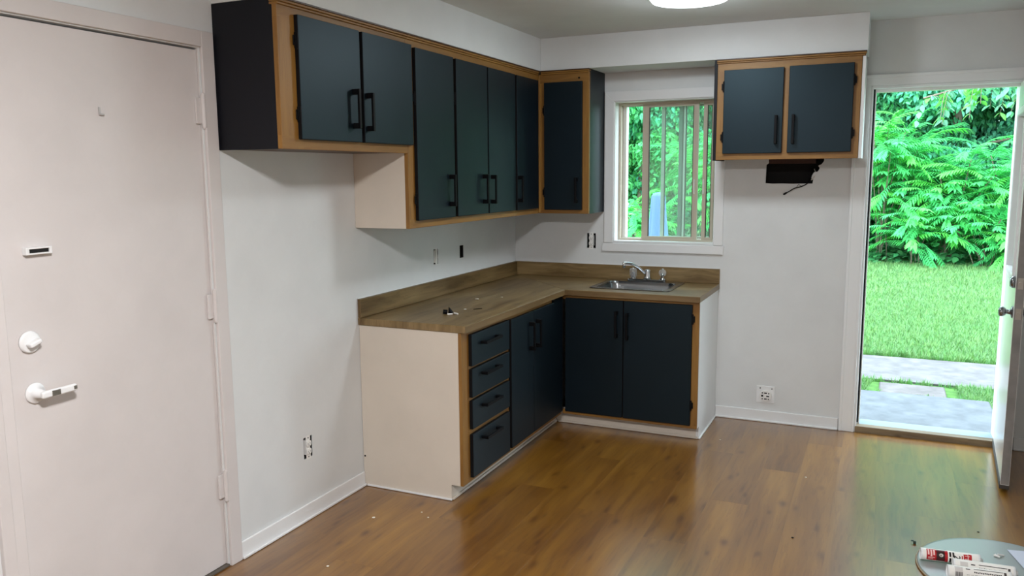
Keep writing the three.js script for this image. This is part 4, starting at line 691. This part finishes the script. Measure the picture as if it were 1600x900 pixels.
// trees behind
{
  const clusters = [1, 2, 3].map((s) => { const r = rng(700 + s), o = []; for (let i = 0; i < 15; i++) { const g = leafBlade(0.085 + 0.045 * r(), 0.046 + 0.02 * r(), 0.2, 0.3); g.rotateX((r() - 0.5) * 1.4); g.rotateZ(-0.6 + 1.0 * (r() - 0.5)); g.rotateY(r() * 6.283); g.translate((r() - 0.5) * 0.28, (r() - 0.5) * 0.22, (r() - 0.5) * 0.28); o.push(g); } return join(o); });
  const tree = (label, x, z, H, R, n, c, seed, low = 0.1) => {
    const r = rng(seed), t = thing('tree', label, 'tree', [x, GY, z], 'leafy trees beyond the lawn');
    part(t, 'trunk', [clean(tube([[x, GY - 0.1, z], [x + 0.1, GY + H * 0.35, z], [x - 0.05, GY + H * 0.75, z - 0.1]], 0.10, 14, 8)), ...[0, 1, 2, 3, 4].map((k) => { const a = k * 1.3 + r(), y0 = GY + H * (0.2 + 0.1 * k); return clean(tube([[x + 0.05, y0, z], [x + Math.cos(a) * R * 0.4, y0 + 0.35, z + Math.sin(a) * R * 0.4], [x + Math.cos(a) * R * 0.8, y0 + 0.5, z + Math.sin(a) * R * 0.8]], 0.03, 10, 6)); })], BARK);
    const im = new THREE.InstancedMesh(clusters[seed % 3], leafMat(c, 0.25), n), m4 = new THREE.Matrix4(), q = new THREE.Quaternion(), e = new THREE.Euler(), col = new THREE.Color();
    const lumps = []; for (let k = 0; k < 44; k++) { const a = r() * 6.283, d = R * Math.sqrt(r()) * 0.85; lumps.push([Math.cos(a) * d, H * (low + (1 - low) * r()), Math.sin(a) * d, 0.35 + 0.4 * r()]); }
    for (let i = 0; i < n; i++) {
      const [lx, ly, lz, lr] = lumps[Math.floor(r() * lumps.length)]; const u = r() * 2 - 1, a = r() * 6.283, rr = lr * Math.cbrt(0.25 + 0.75 * r()), s = Math.sqrt(1 - u * u);
      e.set((r() - 0.5) * 0.8, r() * 6.283, (r() - 0.5) * 0.8); q.setFromEuler(e); const k = 0.8 + 0.7 * r();
      m4.compose(new THREE.Vector3(lx + Math.cos(a) * s * rr * 1.3, Math.max(0.05, ly + u * rr * 0.7), lz + Math.sin(a) * s * rr * 1.3), q, new THREE.Vector3(k, k, k)); im.setMatrixAt(i, m4); const g = 0.75 + 0.5 * r(); im.setColorAt(i, col.setRGB(g * (0.9 + 0.3 * r()), g, g * (0.8 + 0.5 * r())));
    }
    im.name = 'foliage'; im.userData = { kind: 'stuff' }; shade(im); t.add(im);
  };
  const D = [0.07, 0.36, 0.13], E = [0.10, 0.46, 0.23], G = [0.11, 0.50, 0.15];
  tree('dark leafy tree behind the tall sumac at the doorway side nearest the jamb', 2.0, -14.6, 9.5, 1.5, 4420, D, 21);
  tree('blue-green leafy tree in the middle of the doorway view', 3.7, -14.8, 9.7, 1.6, 5100, E, 22);
  tree('leafy tree at the doorway side near the open door', 5.4, -14.5, 9.5, 1.6, 4420, E, 23);
  tree('broad dark tree far behind the middle of the doorway view', 3.0, -16.6, 10.8, 2.3, 5440, D, 24, 0.02);
  tree('broad dark tree far behind the open door', 6.2, -16.8, 10.8, 2.3, 4760, D, 25, 0.02);
  tree('leafy tree behind the left window pane', -3.0, -14.0, 9.3, 1.5, 4420, G, 26);
  tree('leafy tree behind the middle window sash', -1.5, -14.6, 9.3, 1.5, 4420, E, 27);
  tree('leafy tree behind the right window panes', 0.1, -14.5, 9.5, 1.5, 4420, G, 28);
  tree('broad dark tree far behind the window', -2.0, -17.0, 11.1, 2.6, 5440, D, 29, 0.02);
  tree('broad dark tree far behind the wall between window and doorway', 0.7, -17.0, 11.1, 2.4, 5100, D, 30, 0.02);
  tree('broad dark tree beyond the hinge side of the open door', 8.6, -16.5, 9.5, 2.4, 3600, D, 32, 0.02);
  tree('broad dark tree deep behind the others at the hinge side of the doorway', 5.3, -18.8, 9.5, 2.4, 4200, D, 33, 0.02);
  tree('leafy tree just above the sumac at the hinge side of the doorway', 5.75, -15.6, 4.2, 1.1, 2600, E, 34, 0.3);
  tree('broad dark tree at the far window side', -5.0, -16.0, 10.8, 2.4, 4420, D, 31, 0.02);
  // overhanging branch near the top of the doorway
  const b = thing('overhanging_branch', 'overhanging branch with large pale oval leaves at the top of the doorway view', 'branch', [5.2, 2.6, -9.6]);
  const r = rng(808), big = [1, 2].map((k) => leafBlade(0.125 + 0.015 * k, 0.085, 0.15, 0.25)), lm = [leafMat([0.15, 0.5, 0.24], 0.4), leafMat([0.17, 0.55, 0.10], 0.4), leafMat([0.24, 0.52, 0.38], 0.4)];
  const main = [[5.6, 3.3, -9.8], [4.6, 3.02, -9.6], [3.7, 2.98, -9.5], [2.95, 2.80, -9.5]];
  part(b, 'twig', [clean(tube(main, 0.016, 24, 6))], BARK);
  const C = new THREE.CatmullRomCurve3(main.map((p) => new THREE.Vector3(...p)));
  for (let i = 0; i < 28; i++) { // drooping twigs with paired rounded leaves
    const s = C.getPoint(0.02 + 0.97 * i / 28), az = r() * 6.283, out = 0.12 + r() * 0.3, drop = 0.18 + r() * 0.42;
    const tw = [[s.x, s.y + 0.02, s.z], [s.x + Math.cos(az) * out * 0.6, s.y - drop * 0.2, s.z + Math.sin(az) * out * 0.6], [s.x + Math.cos(az) * out, s.y - drop, s.z + Math.sin(az) * out]];
    part(b, 'twig', [clean(tube(tw, 0.0045, 10, 5))], BARK);
    const tc = new THREE.CatmullRomCurve3(tw.map((p) => new THREE.Vector3(...p))), mat = lm[Math.floor(r() * 3)];
    for (let k = 0; k < 12; k++) { const p = tc.getPoint(0.12 + 0.88 * Math.floor(k / 2) / 5.5), m = placed(b, 'leaf', big[k % 2], r() < 0.7 ? mat : lm[Math.floor(r() * 3)], [p.x, p.y, p.z]); m.rotation.set(0, az + (k % 2 ? 1.1 : -1.1) + (r() - 0.5) * 0.7, 0); m.rotateZ(-0.35 - 0.5 * r()); m.rotateX((r() - 0.5) * 0.9); m.scale.setScalar(0.75 + 0.4 * r()); }
  }
  // low undergrowth of rounded leaves at the foot of the shrubs
  const ug = leafBlade(0.12, 0.11, 0.1, 0.3), N = 5200, im = new THREE.InstancedMesh(ug, leafMat([0.05, 0.28, 0.09], 0.25), N), m4 = new THREE.Matrix4(), q = new THREE.Quaternion(), e = new THREE.Euler(), col = new THREE.Color();
  for (let i = 0; i < N; i++) { const x = -5 + 12 * r(), z = -11.75 - 1.7 * r(), h = r() * r() * (0.95 + 0.5 * Math.sin(x * 2.1)) * Math.min(1, (-11.6 - z) * 1.6) + 0.03; e.set((r() - 0.5) * 0.9, r() * 6.283, -0.4 * r()); q.setFromEuler(e, 'YXZ'); const k = 0.7 + 0.8 * r(); m4.compose(new THREE.Vector3(x, GY + h, z), q, new THREE.Vector3(k, k, k)); im.setMatrixAt(i, m4); const g = 0.7 + 0.7 * r(); im.setColorAt(i, col.setRGB(g * (0.9 + 0.6 * r()), g, g)); }
  im.name = 'undergrowth'; im.userData = { kind: 'stuff', label: 'low dark undergrowth of rounded leaves at the foot of the shrubs', category: 'undergrowth' }; shade(im); scene.add(im);
}
// pale blue covered thing behind the window
{
  const x = -0.215, z = -5.0, t = thing('covered_post', 'narrow thing under a pale blue cloth cover standing outside behind the window', 'cover', [x, GY, z]);
  const pts = [], idx = [], seg = 48, rows = [[0, 0.24], [0.35, 0.20], [0.75, 0.16], [1.15, 0.115], [1.40, 0.095], [1.50, 0.088], [1.535, 0.07], [1.55, 0.03]];
  rows.forEach(([y, rad], k) => { for (let i = 0; i < seg; i++) { const a = i / seg * 6.283, f = 1 + 0.10 * (1 - k / 8) * Math.sin(a * 7 + y * 1.5) + 0.03 * Math.sin(a * 13); pts.push(x + Math.cos(a) * rad * f, GY + y, z + Math.sin(a) * rad * f); } });
  for (let k = 0; k < rows.length - 1; k++) for (let i = 0; i < seg; i++) { const j = (i + 1) % seg, p = k * seg; idx.push(p + i, p + seg + i, p + j, p + j, p + seg + i, p + seg + j); }
  const top = pts.length / 3; pts.push(x, GY + 1.553, z); for (let i = 0; i < seg; i++) idx.push((rows.length - 1) * seg + i, top, (rows.length - 1) * seg + (i + 1) % seg);
  const g = new THREE.BufferGeometry(); g.setAttribute('position', new THREE.Float32BufferAttribute(pts, 3)); g.setIndex(idx); g.computeVertexNormals();
  part(t, 'cloth_cover', clean(g), std({ color: lin(0.12, 0.19, 0.38), roughness: 0.85, side: THREE.DoubleSide }));
  part(t, 'foot', lathe([[0, 0], [0.25, 0], [0.25, 0.03], [0, 0.04]], 32).translate(x, GY, z), M.concrete);
}

renderer.render(scene, camera);
